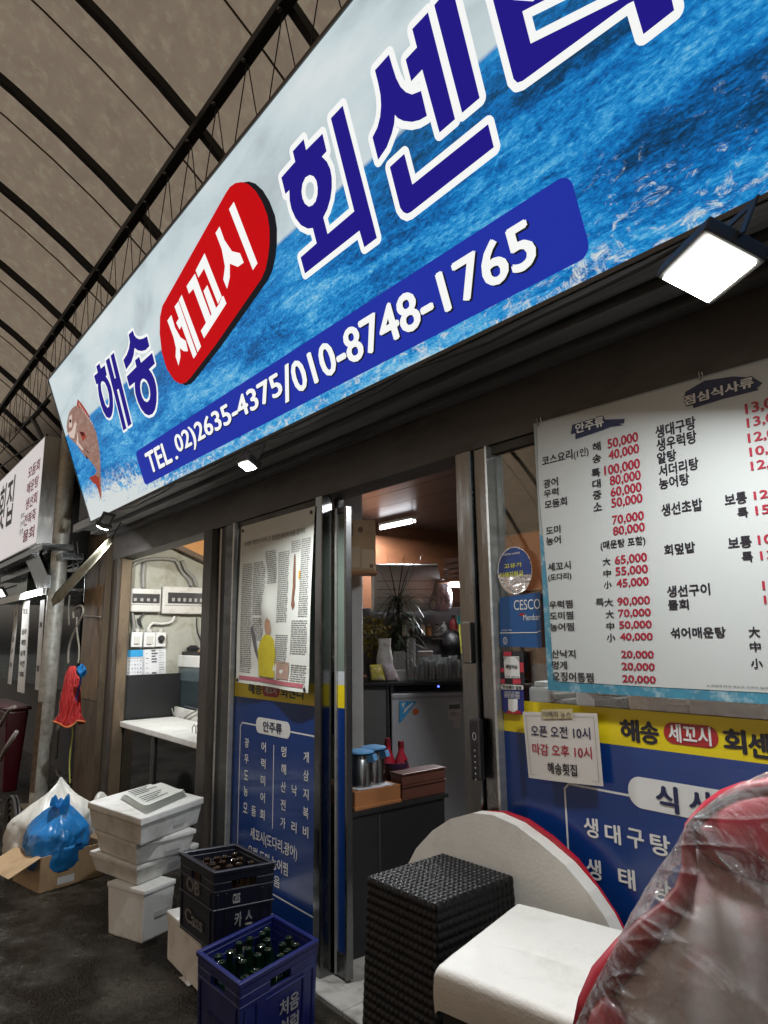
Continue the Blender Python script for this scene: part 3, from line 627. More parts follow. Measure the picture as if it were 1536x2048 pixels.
g = nfan([(.60, .85), (.78, .85), (.78, .945), (.60, .945)], .003); build('printed_dish', g, mat('dish ink', (.40, .27, .21), .8, var=.5, vs=120), news)
for u, v in ((.03, .03), (.965, .03), (.03, .985), (.97, .985)):
    build('eyelet', MB().lathe([(.009, 0), (.009, .004), (.004, .005)], (0, 0, 0), 10).xf(Matrix.Translation(nsheet(u, v, .002)) @ Matrix.Rotation(R(90), 4, 'X')), inkb, news)

# the open sliding leaf parked behind the panel
xr = AY(693, 1400, .03).x
dl = thing('sliding_door', 'narrow sliding glass door leaf with blue and yellow print beside the open doorway', 'door', (-2.55, .04, .02))
build('stile', MB().rbox(xr - .014, xr, .028, .062, .03, 2.0, .003), steel_s, dl); build('stile', MB().rbox(xr - .092, xr - .078, .028, .062, .03, 2.0, .003), alu, dl); build('stile', MB().rbox(-3.44, -3.40, .03, .06, .03, 2.0, .003), steel_s, dl)
build('pane', MB().box(-3.40, xr - .015, .042, .048, .12, 1.97), pane, dl)
for nm, z0, z1, M in (('blue_print', .12, ZB, bluev), ('yellow_band', ZB, ZT, yelv), ('white_strip', ZT, 1.255, mat('pale strip', (.4, .43, .45), .3)), ('frosted_strip', 1.255, 1.97, frost)):
    build(nm, MB().add([(xr - .077, .039, z0), (xr - .015, .039, z0), (xr - .015, .039, z1), (xr - .077, .039, z1)], [(0, 1, 2, 3)]), M, dl)
build('rail', MB().rbox(-3.40, xr - .015, .032, .058, .03, .12, .004), steel_s, dl); build('rail', MB().rbox(-3.40, xr - .015, .032, .058, 1.971, 2.0, .004), steel_s, dl)

# ------------------------------------------------------------------ right window with blue print
rw = thing('shop_window', 'wide shop window with blue menu print and yellow name band behind the seat', 'window', (0, 0, .1))
XR = 1.9
build('pane', MB().box(-1.548, XR, .012, .018, .12, 2.03), film('right window pane', (.80, .83, .82), .07, .02), rw)
LBx = Panel((0, -.004, 0), WALLROT)
def wq(x0, z0, x1, z1, y): return MB().add([(x0, y, z0), (x1, y, z0), (x1, y, z1), (x0, y, z1)], [(0, 1, 2, 3)])
bl2 = build('blue_print', wq(-1.547, .12, XR, ZB, .004), bluev, rw); build('yellow_band', wq(-1.547, ZB, XR, ZT, .004), yelv, rw)
RP = Panel((0, .004, 0), WALLROT)
q = lambda L: [(940 + a / 2.577, 1250 + b / 2.577) for a, b in L]
w_ = MB(); a = RP.at(*q([(487, 815)])[0]); xl = a[0]; yt = a[1]
g = ring([(-.98, yt - .0), (xl + .015, yt), (xl, yt - .015), (xl, .3)], .006); w_.add(g.v, g.f)
def wt(mb, P, s, bl, tr, ox=940, oy=1250, sc=2.577, z=.0012, bold=.03):
    a = P.at(ox + bl[0] / sc, oy + bl[1] / sc); c = P.at(ox + tr[0] / sc, oy + tr[1] / sc); return text(mb, s, a[0], a[1], c[0], c[1], z, bold)
wt(w_, RP, '생', (592, 1085), (660, 1000)); wt(w_, RP, '대', (700, 1115), (775, 1035)); wt(w_, RP, '구', (815, 1140), (895, 1060)); wt(w_, RP, '탕', (935, 1175), (1030, 1090))
wt(w_, RP, '생', (605, 1300), (675, 1215)); wt(w_, RP, '태', (770, 1345), (850, 1265)); wt(w_, RP, '탕', (945, 1410), (1035, 1320))
build('white_print', onp(RP, w_, .0006), whv, bl2)
a = RP.at(*q([(818, 870)])[0]); b = RP.at(*q([(1100, 800)])[0]); y1 = RP.at(*q([(880, 783)])[0])[1]; y0 = RP.at(*q([(900, 948)])[0])[1]
tg = build('white_tag', onp(RP, MB().poly(rr(a[0], y0, a[0] + .62, y1, (y1 - y0) * .48, 8), z=.0014)), whv, bl2)
g = MB(); wt(g, RP, '식', (965, 955), (1072, 835), bold=.045, z=.0028); wt(g, RP, '사', (1135, 965), (1260, 865), bold=.045, z=.0028); build('tag_lettering', onp(RP, g), inkn, tg)
g = MB(); wt(g, RP, '해', (778, 597), (870, 488), bold=.05); wt(g, RP, '송', (880, 608), (972, 500), bold=.05); wt(g, RP, '회', (1310, 655), (1420, 540), bold=.05); wt(g, RP, '센', (1440, 680), (1545, 560), bold=.05); build('band_lettering', onp(RP, g), inkb, rw)
a = RP.at(*q([(1000, 560)])[0]); b = RP.at(*q([(1280, 565)])[0]); yy1 = RP.at(*q([(1080, 505)])[0])[1]; yy0 = RP.at(*q([(1100, 618)])[0])[1]
ro = build('red_tag', onp(RP, MB().poly(rr(a[0], yy0, b[0], yy1, (yy1 - yy0) * .49, 8), z=.0012)), redv, rw)
g = MB(); wt(g, RP, '세꼬시', (1028, 600), (1240, 525), z=.0026, bold=.03); build('tag_lettering', onp(RP, g), whv, ro)

# white menu board hung in front of the window
MP = Panel((0, -.035, 0), WALLROT)
mTL = MP.at(1066, 848); mBL = MP.at(1097, 1386); mt = MP.at(1536, 716)
X0 = mBL[0]; Y0 = MP.at(1229, 1389)[1]; Y1 = mTL[1]; 
slope = (mt[1] - mTL[1]) / (mt[0] - mTL[0])
XE = .35
mb_t = thing('menu_board', 'large white price board with black and red lettering on the shop window', 'menu board', (X0, -.035, Y0), WALLROT)
MBP = Panel((X0, -.035, Y0), WALLROT)
H1 = Y1 - Y0; W1 = XE - X0
board = mat('menu board print', (.46, .485, .475), .45, var=.05, vs=2.5, dirt=(.44, .48, .47), ds=6)
tealp = mat('menu border teal', (.05, .22, .32), .45, var=.35, vs=14, dirt=(.42, .52, .53), ds=16)
build('edge', MB().prism([(0, 0), (W1, 0), (W1, H1 + slope * W1), (0, H1)], -.012, 0), mat('board edge', (.30, .34, .35), .5), mb_t, local=True)
build('border_print', MB().poly([(.0, .0), (W1, .0), (W1, .30), (.2, .30), (.0, .48)], z=.001), tealp, mb_t, local=True)
pane_w = [(.045, .055), (.03, .075)]
top = lambda x: H1 + slope * x
build('white_ground', MB().poly([(.024, .05), (.029, .036), (.042, .028), (.35, .026), (W1, .026), (W1, top(W1) - .004), (.03, top(.03) - .006), (.016, top(.016) - .02), (.008, .62), (.022, .30)], z=.002), board, mb_t, local=True)
mz = lambda x, y: (960 + x / 2.667, 700 + y / 2.667)
kb = MB(); kr = MB()
def row(mb, s, bl, tr, bold=.025): a = MBP.at(*mz(*bl)); c = MBP.at(*mz(*tr)); text(mb, s, a[0], a[1], c[0], c[1], .0035, bold)
# rows: a single row of the board is a level line, so each height is measured at its left end and applied along it
def lvl(mb, s, xl, xr, xm, yb, ytp, bold=.025):
    yb_ = MBP.at(*mz(xm, yb))[1]; yt_ = MBP.at(*mz(xm, ytp))[1]; a = MBP.at(*mz(xl, yb))[0]; c = MBP.at(*mz(xr, yb))[0]
    text(mb, s, a, yb_, c, yt_, .0035, bold)
lvl(kb, '코스요리', 335, 500, 420, 600, 548); lvl(kb, '(1인)', 505, 585, 545, 578, 525, .015)
for s, xl, xr, yb, yt in (('해', 605, 650, 540, 492), ('송', 605, 652, 602, 555), ('특', 600, 648, 680, 632), ('대', 605, 650, 738, 690), ('중', 607, 655, 797, 750), ('소', 610, 656, 858, 812)): lvl(kb, s, xl, xr, (xl + xr) / 2, yb, yt, .03)
for s, xl, xr, yb, yt in (('50,000', 685, 852, 515, 455), ('40,000', 690, 857, 575, 517), ('100,000', 668, 862, 658, 597), ('80,000', 698, 866, 715, 655), ('60,000', 702, 870, 777, 718), ('50,000', 706, 875, 835, 777), ('70,000', 710, 882, 925, 870), ('80,000', 715, 887, 985, 930), ('65,000', 725, 898, 1142, 1088), ('55,000', 728, 903, 1203, 1150), ('45,000', 733, 907, 1267, 1215), ('90,000', 738, 914, 1365, 1315), ('70,000', 743, 918, 1427, 1380), ('50,000', 748, 923, 1490, 1443), ('40,000', 752, 928, 1553, 1508), ('20,000', 758, 934, 1648, 1603), ('20,000', 761, 939, 1713, 1668), ('20,000', 765, 944, 1780, 1735)):
    lvl(kr, s, xl, xr, (xl + xr) / 2, yb, yt, .03)
for s, xl, xr, yb, yt in (('광어', 343, 422, 732, 685), ('우럭', 345, 425, 782, 740), ('모둠회', 350, 470, 838, 793), ('도미', 357, 435, 982, 938), ('농어', 358, 437, 1037, 993), ('세꼬시', 366, 490, 1175, 1130), ('(도다리)', 368, 494, 1232, 1190), ('우럭찜', 374, 500, 1378, 1335), ('도미찜', 377, 503, 1437, 1395), ('농어찜', 378, 507, 1498, 1455), ('산낙지', 386, 515, 1643, 1598), ('멍게', 390, 470, 1703, 1658), ('오징어통찜', 392, 612, 1768, 1718), ('(매운탕 포함)', 648, 890, 1058, 1005), ('大', 660, 702, 1148, 1108), ('中', 664, 705, 1210, 1172), ('小', 666, 708, 1272, 1232), ('특', 622, 668, 1366, 1325), ('大', 670, 716, 1366, 1325), ('大', 676, 720, 1430, 1388), ('中', 680, 722, 1493, 1452), ('小', 682, 728, 1555, 1512)): lvl(kb, s, xl, xr, (xl + xr) / 2, yb, yt)
for s, xl, xr, yb, yt in (('생대구탕', 940, 1160, 448, 378), ('생우럭탕', 946, 1165, 520, 450), ('알탕', 950, 1055, 600, 538), ('서더리탕', 957, 1175, 658, 592), ('농어탕', 960, 1125, 732, 668), ('생선초밥', 972, 1195, 872, 805), ('회덮밥', 988, 1155, 1088, 1030), ('생선구이', 1003, 1235, 1312, 1250), ('물회', 1008, 1120, 1385, 1330), ('섞어매운탕', 1022, 1318, 1535, 1478), ('보통', 1310, 1432, 825, 762), ('특', 1378, 1438, 895, 840), ('보통', 1328, 1457, 1058, 995), ('특', 1402, 1464, 1132, 1075), ('大', 1438, 1500, 1532, 1475), ('中', 1445, 1505, 1608, 1555), ('小', 1450, 1515, 1698, 1645)): lvl(kb, s, xl, xr, (xl + xr) / 2, yb, yt, .035)
for s, xl, yb, yt in (('13,000', 1420, 345, 280), ('13,000', 1428, 417, 358), ('12,000', 1434, 498, 440), ('10,000', 1443, 572, 515), ('12,000', 1450, 647, 590), ('12,000', 1465, 802, 750), ('15,000', 1475, 885, 828), ('10,000', 1488, 1042, 985), ('13,000', 1500, 1125, 1070), ('13,000', 1512, 1285, 1230), ('15,000', 1520, 1360, 1308)): lvl(kr, s, xl, xl + 260, xl + 30, yb, yt, .03)
text(kb, '※ 계절에 따라 메뉴와 가격이 달라질 수 있습니다', MBP.at(*mz(1215, 1800))[0], MBP.at(*mz(1215, 1795))[1], MBP.at(*mz(1700, 1800))[0], MBP.at(*mz(1215, 1783))[1], .0035, .0)
build('black_lettering', kb, inkb, mb_t, local=True); build('red_prices', kr, inkr, mb_t, local=True)
brush = mat('navy brush stroke', (.018, .03, .085), .5, var=.3, vs=40)
for L, s, tb, tt in (([(487, 450), (495, 400), (660, 352), (668, 372), (775, 368), (772, 392), (745, 395), (770, 402), (700, 412), (660, 428), (512, 478), (512, 445)], '안주류', (515, 448), (665, 362)), ([(1090, 280), (1098, 225), (1200, 165), (1350, 142), (1460, 148), (1510, 178), (1480, 205), (1490, 215), (1300, 262), (1140, 312), (1138, 292)], '점심식사류', (1092, 292), (1465, 160))):
    P_ = [MBP.at(*mz(*p)) for p in L]; o = build('heading_brush', MB().poly(P_, z=.003), brush, mb_t, local=True)
    g = MB(); a = MBP.at(*mz(*tb)); c = MBP.at(*mz(*tt)); g2 = MB()
    mid = [MBP.at(*mz((tb[0] + tt[0]) / 2, (tb[1] + tt[1]) / 2 + s_))[1] for s_ in (24, -32)]
    text(g, s, a[0], mid[0], c[0], mid[1], .005, .045); text(g2, s, a[0] - .002, mid[0] - .003, c[0] + .002, mid[1] + .003, .0042, .075)
    build('heading_lettering', g, whv, o, local=True); build('heading_outline', g2, inkb, o, local=True)
for xx in (.02, .55, 1.1): build('hook', MB().tube([(xx, top(xx) - .01, .004), (xx, top(xx) + .012, .006), (xx, top(xx) + .02, -.01), (xx, top(xx) + .005, -.015)], .002, 6), steel_s, mb_t, local=True)

# paper notice with opening hours
OP = Panel((0, -.022, 0), WALLROT); qo = lambda a, b: OP.at(940 + a / 2.577, 1250 + b / 2.577)
nt_ = thing('opening_hours_notice', 'white laminated paper with handwritten opening hours taped over the yellow band', 'notice', OP.M @ Vector((*qo(490, 830), 0)))
P4 = [qo(272, 447), qo(303, 787), qo(688, 832), qo(655, 455)]
def no_(u, v, z=0):
    a = Vector(P4[0]).lerp(Vector(P4[3]), u); b = Vector(P4[1]).lerp(Vector(P4[2]), u); p = a.lerp(b, v); return OP.M @ Vector((p.x, p.y, z + .006 * math.sin(u * 3.1) * v))
build('sheet', MB().grid(lambda u, v: no_(u, v), 12, 12), mat('notice paper', (.50, .475, .44), .35, var=.05, vs=5), nt_, smooth=True)
def nox(mb, s, u0, v0, u1, v1, bold):
    vs, fs = glyphs(s, bold); ax, bx = min(v[0] for v in vs), max(v[0] for v in vs); ay, by = min(v[1] for v in vs), max(v[1] for v in vs)
    mb.add([no_(u0 + (v[0] - ax) / (bx - ax) * (u1 - u0), v0 + (v[1] - ay) / (by - ay) * (v1 - v0), .0016) for v in vs], fs)
g = MB(); nox(g, '오픈 오전 10시', .10, .37, .90, .20, .02); build('blue_writing', g, inkn, nt_)
g = MB(); nox(g, '마감 오후 10시', .10, .64, .90, .47, .02); build('red_writing', g, inkr, nt_)
g = MB(); nox(g, '해송횟집', .30, .90, .70, .73, .03); build('black_writing', g, inkb, nt_)
g = MB()
for u0, v0, u1, v1 in ((.04, .05, .96, .056), (.04, .94, .96, .946), (.04, .05, .046, .946), (.955, .05, .961, .946)): g.add([no_(u0, v1, .0014), no_(u1, v1, .0014), no_(u1, v0, .0014), no_(u0, v0, .0014)], [(0, 1, 2, 3)])
build('ruled_frame', g, mat('grey rule', (.22, .20, .2), .6), nt_)
g = MB(); g.add([no_(.28, .10, .003), no_(.70, .08, .003), no_(.70, -.06, .003), no_(.28, -.04, .003)], [(0, 1, 2, 3)]); tp_ = build('tape', g, mat('yellowed tape', (.42, .36, .22), .25), nt_)
g = MB(); nox(g, '아메리 뉴스', .30, .075, .68, -.02, .01); g.v = [v + Vector((0, -.003, 0)) for v in g.v]; build('tape_print', g, ink_l, tp_)

# stickers on the window edge
SP = Panel((0, -.006, 0), WALLROT); sq = lambda a, b, P=None: SP.at(980 + a / 5.123, 1080 + b / 5.123)
def sx(name, label, pts, M, z=.0): 
    P_ = [sq(*p) for p in pts]; c = SP.M @ Vector((sum(p[0] for p in P_) / len(P_), min(p[1] for p in P_), 0))
    t = thing(name, label, 'sticker', c); build('ground', onp(SP, MB().poly(P_, z=z)), M, t); return t
def sadd(t, nm, pts, M, z): return build(nm, onp(SP, MB().poly([sq(*p) for p in pts], z=z)), M, t)
def stext(t, nm, rows, M, z, bold=.02):
    g = MB()
    for s, bl, tr in rows: a = sq(*bl); c = sq(*tr); text(g, s, a[0], a[1], c[0], c[1], z, bold)
    return build(nm, onp(SP, g), M, t)
cir = [(255 + 178 * math.cos(a * .2618), 312 + 245 * math.sin(a * .2618)) for a in range(24)]
silver = mat('crinkled foil', (.62, .63, .66), .18, 1, var=.2, bump=.8, bs=45)
t = sx('round_sticker', 'round shiny blue sticker with yellow lettering above the blue pest control sticker', cir, silver)
sadd(t, 'blue_top', [(255 + 168 * math.cos(R(a)), 312 + 233 * math.sin(R(a))) for a in range(170, 376, 8)], mat('sticker blue', (.02, .06, .22), .2, var=.4, vs=20), .001)
stext(t, 'yellow_lettering', [('고유가', (150, 295), (330, 225)), ('피해지원금', (105, 390), (345, 310))], mat('sticker yellow', (.55, .55, .05), .4), .0022, .03)
stext(t, 'white_lettering', [('민생회복 소비쿠폰', (135, 165), (310, 120)), ('사용 가능', (190, 440), (370, 400))], whv, .0022)
t = sx('pest_control_sticker', 'plain blue rectangular sticker with white serif lettering under the round sticker', [(95, 590), (515, 535), (530, 1105), (100, 1090)], mat('pest blue', (.008, .075, .23), .3, var=.06))
stext(t, 'white_lettering', [('CESCO', (250, 720), (515, 600)), ('Member', (345, 825), (515, 755))], whv, .0014, -.005); stext(t, 'small_lettering', [('SINCE 1976', (120, 933), (225, 915)), ('D', (150, 1050), (170, 1010))], whv, .0014, 0)
sadd(t, 'white_rule', [(98, 948), (480, 943), (525, 925), (525, 932), (480, 951), (98, 957)], whv, .0014)
sadd(t, 'red_ribbon', [(300, 755), (355, 745), (355, 770), (310, 778)], redv, .0014)
g = MB(); a = sq(158, 1032); 
for k in range(20):
    r0, r1 = .0095, .0075; a0 = R(18 * k); a1 = R(18 * (k + 1)); g.add([(a[0] + r0 * math.cos(a0), a[1] + r0 * 1.25 * math.sin(a0), .0014), (a[0] + r0 * math.cos(a1), a[1] + r0 * 1.25 * math.sin(a1), .0014), (a[0] + r1 * math.cos(a1), a[1] + r1 * 1.25 * math.sin(a1), .0014), (a[0] + r1 * math.cos(a0), a[1] + r1 * 1.25 * math.sin(a0), .0014)], [(0, 1, 2, 3)])
build('emblem_ring', onp(SP, g), whv, t)
t = sx('checked_sticker', 'black and red checked sticker with white centre above the yellow band', [(103, 1143), (340, 1145), (355, 1478), (112, 1470)], inkb)
rd = mat('sticker red', (.45, .035, .06), .4); g = MB()
for L in ([(140, 1143), (220, 1144), (220, 1190), (142, 1190)], [(300, 1255), (345, 1255), (350, 1355), (302, 1355)], [(108, 1310), (150, 1310), (150, 1355), (110, 1355)], [(235, 1420), (315, 1420), (318, 1475), (236, 1474)], [(110, 1425), (152, 1425), (154, 1470), (112, 1468)]): build('red_check', onp(SP, MB().poly([sq(*p) for p in L], z=.001)), rd, t)
wc = sadd(t, 'white_centre', [(142, 1195), (302, 1192), (312, 1418), (158, 1414)], whv, .0022)
g = MB(); text(g, '배달이요', *sq(172, 1318), *sq(288, 1278), .0034, .03); text(g, '주문 결제 앱', *sq(165, 1410), *sq(305, 1394), .0034, 0); build('lettering', onp(SP, g), inkb, wc)
g = MB()
for L in ([(148, 1205), (175, 1205), (175, 1211), (153, 1211), (153, 1240), (148, 1240)], [(298, 1203), (272, 1203), (272, 1209), (293, 1209), (293, 1238), (298, 1238)]): g.poly([sq(*p) for p in L], z=.0034)
build('corner_mark', onp(SP, g), inkb, wc)
t = sx('blue_payment_sticker', 'small blue sticker with white heading and red foot stuck below the checked sticker', [(118, 1520), (345, 1520), (352, 1745), (330, 1790), (150, 1775), (132, 1740)], mat('navy sticker', (.012, .02, .16), .35), .0005)
sadd(t, 'white_heading', [(115, 1490), (130, 1478), (335, 1488), (345, 1500), (345, 1528), (330, 1535), (125, 1532), (115, 1520)], whv, .0015); stext(t, 'heading_lettering', [('한국페이 결제', (135, 1525), (325, 1495))], inkb, .0027, .03)
stext(t, 'white_lettering', [('스마트폰으로 간편한', (150, 1585), (305, 1553)), ('모바일 결제 가맹점', (150, 1615), (305, 1588))], whv, .0017, .01)
sadd(t, 'white_label', [(188, 1628), (285, 1628), (287, 1740), (240, 1765), (192, 1740)], whv, .0015); sadd(t, 'red_foot', [(192, 1742), (240, 1768), (287, 1742), (325, 1760), (320, 1788), (165, 1776)], redv, .0013)
t = thing('small_leaflet', 'small blue and white leaflet stuck on glass beside the newspaper foot', 'leaflet', NP.M @ Vector((*NP.at(636, 1368), 0)))
LP2 = Panel((0, -.002, 0), WALLROT); P_ = [LP2.at(*p) for p in ((630, 1339), (644, 1339), (643, 1367), (628, 1366))]; build('sheet', onp(LP2, MB().poly(P_)), inkn, t)
g = MB()
for y in (1343, 1350, 1357): g.poly([LP2.at(*p) for p in ((632, y), (636, y), (636, y + 5), (632, y + 5))], z=.001).poly([LP2.at(*p) for p in ((638, y), (642, y), (642, y + 5), (638, y + 5))], z=.001)
build('white_print', onp(LP2, g), whv, t)
# black door lock with digits on the jamb
t = thing('door_lock', 'long black handle plate with keypad on the steel door jamb', 'door lock', (-1.66, -.03, .8)); DLp = Panel((0, -.034, 0), WALLROT)
z1 = DLp.at(955, 1437)[1]; z0 = DLp.at(960, 1560)[1]; xa = DLp.at(947, 1500)[0]; xb = DLp.at(968, 1500)[0]
build('plate', MB().rbox(xa, xb, -.052, -.0305, z0, z1, .008), mat('black plastic', (.01, .01, .012), .25), t)
g = MB(); 
for k in range(6): g.lathe([(.0045, 0), (.0045, .001)], (0, 0, 0), 8).xf(Matrix.Identity(4)) if False else g.poly(ell((xa + xb) / 2, z1 - .10 - .018 * k, .003, .003, 0, 8), z=0)
g.poly(ell((xa + xb) / 2, z1 - .055, .009, .013, 0, 14), [ell((xa + xb) / 2, z1 - .055, .0065, .010, 0, 14)], z=0)
build('key_marks', MB().add([Vector((v.x, -.0528, v.y)) for v in g.v], g.f), mat('grey mark', (.35, .35, .36), .5), t)
build('upper_guard', MB().rbox(-1.676, -1.638, -.046, -.0305, 1.31, 1.45, .004), steel_s, t)
# ------------------------------------------------------------------ boxes, crates and bags on the ground
foam = mat('styrofoam', (.66, .66, .63), .85, var=.06, vs=14, bump=.18, bs=220, dirt=(.44, .42, .37), ds=5)
card = mat('corrugated card', (.40, .27, .15), .85, var=.15, vs=10, bump=.05, dirt=(.26, .17, .09), ds=6)
def quad3(Lp, Fp, Rp, z, sq=.3):
    L, F, Rr = AZ(*Lp, z), AZ(*Fp, z), AZ(*Rp, z); e1 = (Rr - F); e2 = (L - F)
    d1 = e1.normalized(); n = Vector((-d1.y, d1.x, 0)); n = n if n.dot(e2) > 0 else -n
    e2 = (e2.normalized() * (1 - sq) + n * sq).normalized() * e2.length; u2 = e2.normalized(); m_ = Vector((-u2.y, u2.x, 0)); m_ = m_ if m_.dot(e1) > 0 else -m_; e1 = (d1 * (1 - sq * .8) + m_ * sq * .8).normalized() * e1.length          # nearly square corner
    return F, e1, e2
def hexq(F, e1, e2, z0, z1, taper=1.0, grow=0):
    c = F + (e1 + e2) / 2; P = [F, F + e1, F + e1 + e2, F + e2]
    lo = [c + (p - c) * taper for p in P]; up = [c + (p - c) * (1 + grow) for p in P]
    if (P[1] - P[0]).cross(P[3] - P[0]).z < 0: lo, up = lo[::-1], up[::-1]
    return [Vector((p.x, p.y, z0)) for p in lo] + [Vector((p.x, p.y, z1)) for p in up]
def foam_box(label, q, z0, z1, taper, lid=0.0, wall=.02, grp='foam boxes stacked by the side post'):
    F, e1, e2 = q; c = F + (e1 + e2) / 2
    t = thing('foam_box', label, 'foam box', (c.x, c.y, z0), group=grp)
    zt = z1 - (lid or .022)
    build('body', MB().rhexa(hexq(F, e1, e2, z0, zt, taper, -.03), .008), foam, t)
    if lid: build('lid', MB().rhexa(hexq(F, e1, e2, zt + .002, z1, 1, 0), .007), foam, t)
    else:
        build('rim', MB().rhexa(hexq(F, e1, e2, zt - .002, z1 - .001, 1, 0), .006), foam, t)
    d1 = e1.normalized(); nrm = Vector((d1.y, -d1.x, 0)); nrm = nrm if nrm.dot(e2) < 0 else -nrm
    g = MB(); zc = (z0 + zt) / 2; k = F + e1 * .62; 
    s_ = 1 - (1 - taper) * .5
    k = c + (k - c) * (s_ - .015) + nrm * .0035
    a = k - d1 * .045; b = k + d1 * .045
    g.add([(a.x, a.y, zc - .012), (b.x, b.y, zc - .012), (b.x, b.y, zc + .012), (a.x, a.y, zc + .012)], [(0, 1, 2, 3)]); build('side_mark', g, mat('darker foam', (.42, .42, .40), .9), t)  # flat patch in a darker foam tone
    return t
foam_box('tall narrow white foam box standing on the ground at the bottom of the stack', quad3((213, 1763), (289, 1782), (353, 1757), .236), .0, .236, .88)
foam_box('wide white foam tray second from the bottom of the stack', quad3((193, 1697), (274, 1733), (392, 1685), .337), .237, .337, .86)
foam_box('wide white foam tray jutting left just under the top box', quad3((190, 1658), (273, 1688), (393, 1657), .443), .338, .443, .88)
foam_box('lidded white foam box on top of the stack carrying newspapers', quad3((213, 1597), (283, 1638), (393, 1593), .575), .444, .575, .9, lid=.036)
# folded newspapers on the lid
q = [AZ(240, 1597, .578), AZ(292, 1628, .578), AZ(374, 1591, .578), AZ(323, 1572, .578)]
t = thing('newspaper_bundle', 'folded newspapers lying on the topmost white foam box', 'newspaper', q[0].lerp(q[2], .5))
def sheet4(q, z, amp, sc=1.0, ph=0):
    c = sum(q, Vector()) / 4
    def fn(u, v):
        p = q[0].lerp(q[1], u).lerp(q[3].lerp(q[2], u), v); p = c + (p - c) * sc
        return (p.x, p.y, z + amp * (math.sin(u * 4 + ph) * .5 + math.sin(v * 5 + ph * 2) * .5 + noise.noise((u * 3, v * 3, ph))) + .03 * max(0, u - .75) * ph)
    return MB().grid(fn, 14, 14)
for k in range(4): build('folded_sheet', sheet4(q, .583 + .006 * k, .0022, 1 - .03 * k, k * .35), paper, t, smooth=True)
g = MB()
for k in range(9):
    u = .12 + .085 * k
    if k == 4: continue
    a = q[0].lerp(q[1], u); b = q[3].lerp(q[2], u); g.tube([a.lerp(b, .12) + Vector((0, 0, .0335)), a.lerp(b, .12 + rnd.uniform(.3, .7)) + Vector((0, 0, .0335))], .0025, 4)
build('printed_lines', g, ink_l, t)

a = AZ(333, 1820, .2); b = AZ(402, 1882, .2); e = (b - a); n_ = Vector((-e.y, e.x, 0)).normalized(); n_ = n_ if n_.x > 0 else -n_
foam_box('low white foam box lying under the dark beer crate', (b, (n_ * .36), (a - b)), 0, .2, .96, lid=.03, grp='foam boxes on the ground')

def crate(name, label, q, z0, z1, M, ridge=None, slot=True):
    F, e1, e2 = q; c = F + (e1 + e2) / 2; t = thing(name, label, 'bottle crate', (c.x, c.y, z0))
    w = .014; d1, d2 = e1.normalized(), e2.normalized(); l1, l2 = e1.length, e2.length
    def P(a, b, z): 
        s_ = .955 + .045 * (z - z0) / (z1 - z0); p = c + (F + d1 * a + d2 * b - c) * s_; return Vector((p.x, p.y, z))
    def wallbox(a0, a1, b0, b1, za, zb, mb): 
        pts = [P(a0, b0, za), P(a1, b0, za), P(a1, b1, za), P(a0, b1, za), P(a0, b0, zb), P(a1, b0, zb), P(a1, b1, zb), P(a0, b1, zb)]
        if (pts[1] - pts[0]).cross(pts[3] - pts[0]).z < 0: pts = pts[:4][::-1] + pts[4:][::-1]
        mb.rhexa(pts, .003, 1)
    zh0, zh1 = z1 - .075, z1 - .045
    g = MB(); wallbox(0, l1, 0, l2, z0, z0 + .012, g)
    for (a0, a1, b0, b1, ax) in ((0, l1, 0, w, 0), (0, l1, l2 - w, l2, 0), (0, w, w, l2 - w, 1), (l1 - w, l1, w, l2 - w, 1)):
        wallbox(a0, a1, b0, b1, z0 + .012, zh0, g); wallbox(a0, a1, b0, b1, zh1, z1 - .018, g)
        if ax == 0: m_ = (a0 + a1) / 2; wallbox(a0, m_ - .05, b0, b1, zh0, zh1, g); wallbox(m_ + .05, a1, b0, b1, zh0, zh1, g)
        else: m_ = (b0 + b1) / 2; wallbox(a0, a1, b0, m_ - .05, zh0, zh1, g); wallbox(a0, a1, m_ + .05, b1, zh0, zh1, g)
    build('body', g, M, t)
    g = MB(); o = .005
    wallbox(-o, l1 + o, -o, w, z1 - .018, z1, g); wallbox(-o, l1 + o, l2 - w, l2 + o, z1 - .018, z1, g); wallbox(-o, w, w, l2 - w, z1 - .018, z1, g); wallbox(l1 - w, l1 + o, w, l2 - w, z1 - .018, z1, g)
    build('rim', g, M, t)
    g = MB()
    for k in range(1, 5): wallbox(l1 * k / 5 - .002, l1 * k / 5 + .002, w, l2 - w, z0 + .013, z0 + .11, g)
    for k in range(1, 4): wallbox(w, l1 - w, l2 * k / 4 - .002, l2 * k / 4 + .002, z0 + .013, z0 + .108, g)
    build('divider', g, M, t)
    g = MB()
    for rz in (ridge or []): wallbox(-.005, l1 + .005, -.005, l2 + .005, rz, rz + .008, g) if False else (wallbox(-.006, l1 + .006, -.006, .0, rz, rz + .009, g), wallbox(-.006, 0, 0, l2, rz, rz + .009, g), wallbox(l1, l1 + .006, 0, l2, rz, rz + .009, g))
    for k in (.06, .2, .8, .94): wallbox(l1 * k - .004, l1 * k + .004, -.005, .0, z0 + .02, z1 - .085, g)
    for k in (.08, .92): wallbox(-.005, 0, l2 * k - .004, l2 * k + .004, z0 + .02, z1 - .085, g)
    build('ribbing', g, M, t)
    return t, P, l1, l2
def face_frame(P, l1, l2, side, zb, zt):      # maps (0..1,0..1) onto a crate side
    def f(u, v, out=.007):
        z = zb + (zt - zb) * v
        if side == 0: p = P(l1 * u, -out, z)
        else: p = P(-out, l2 * (1 - u), z)
        return p
    return f
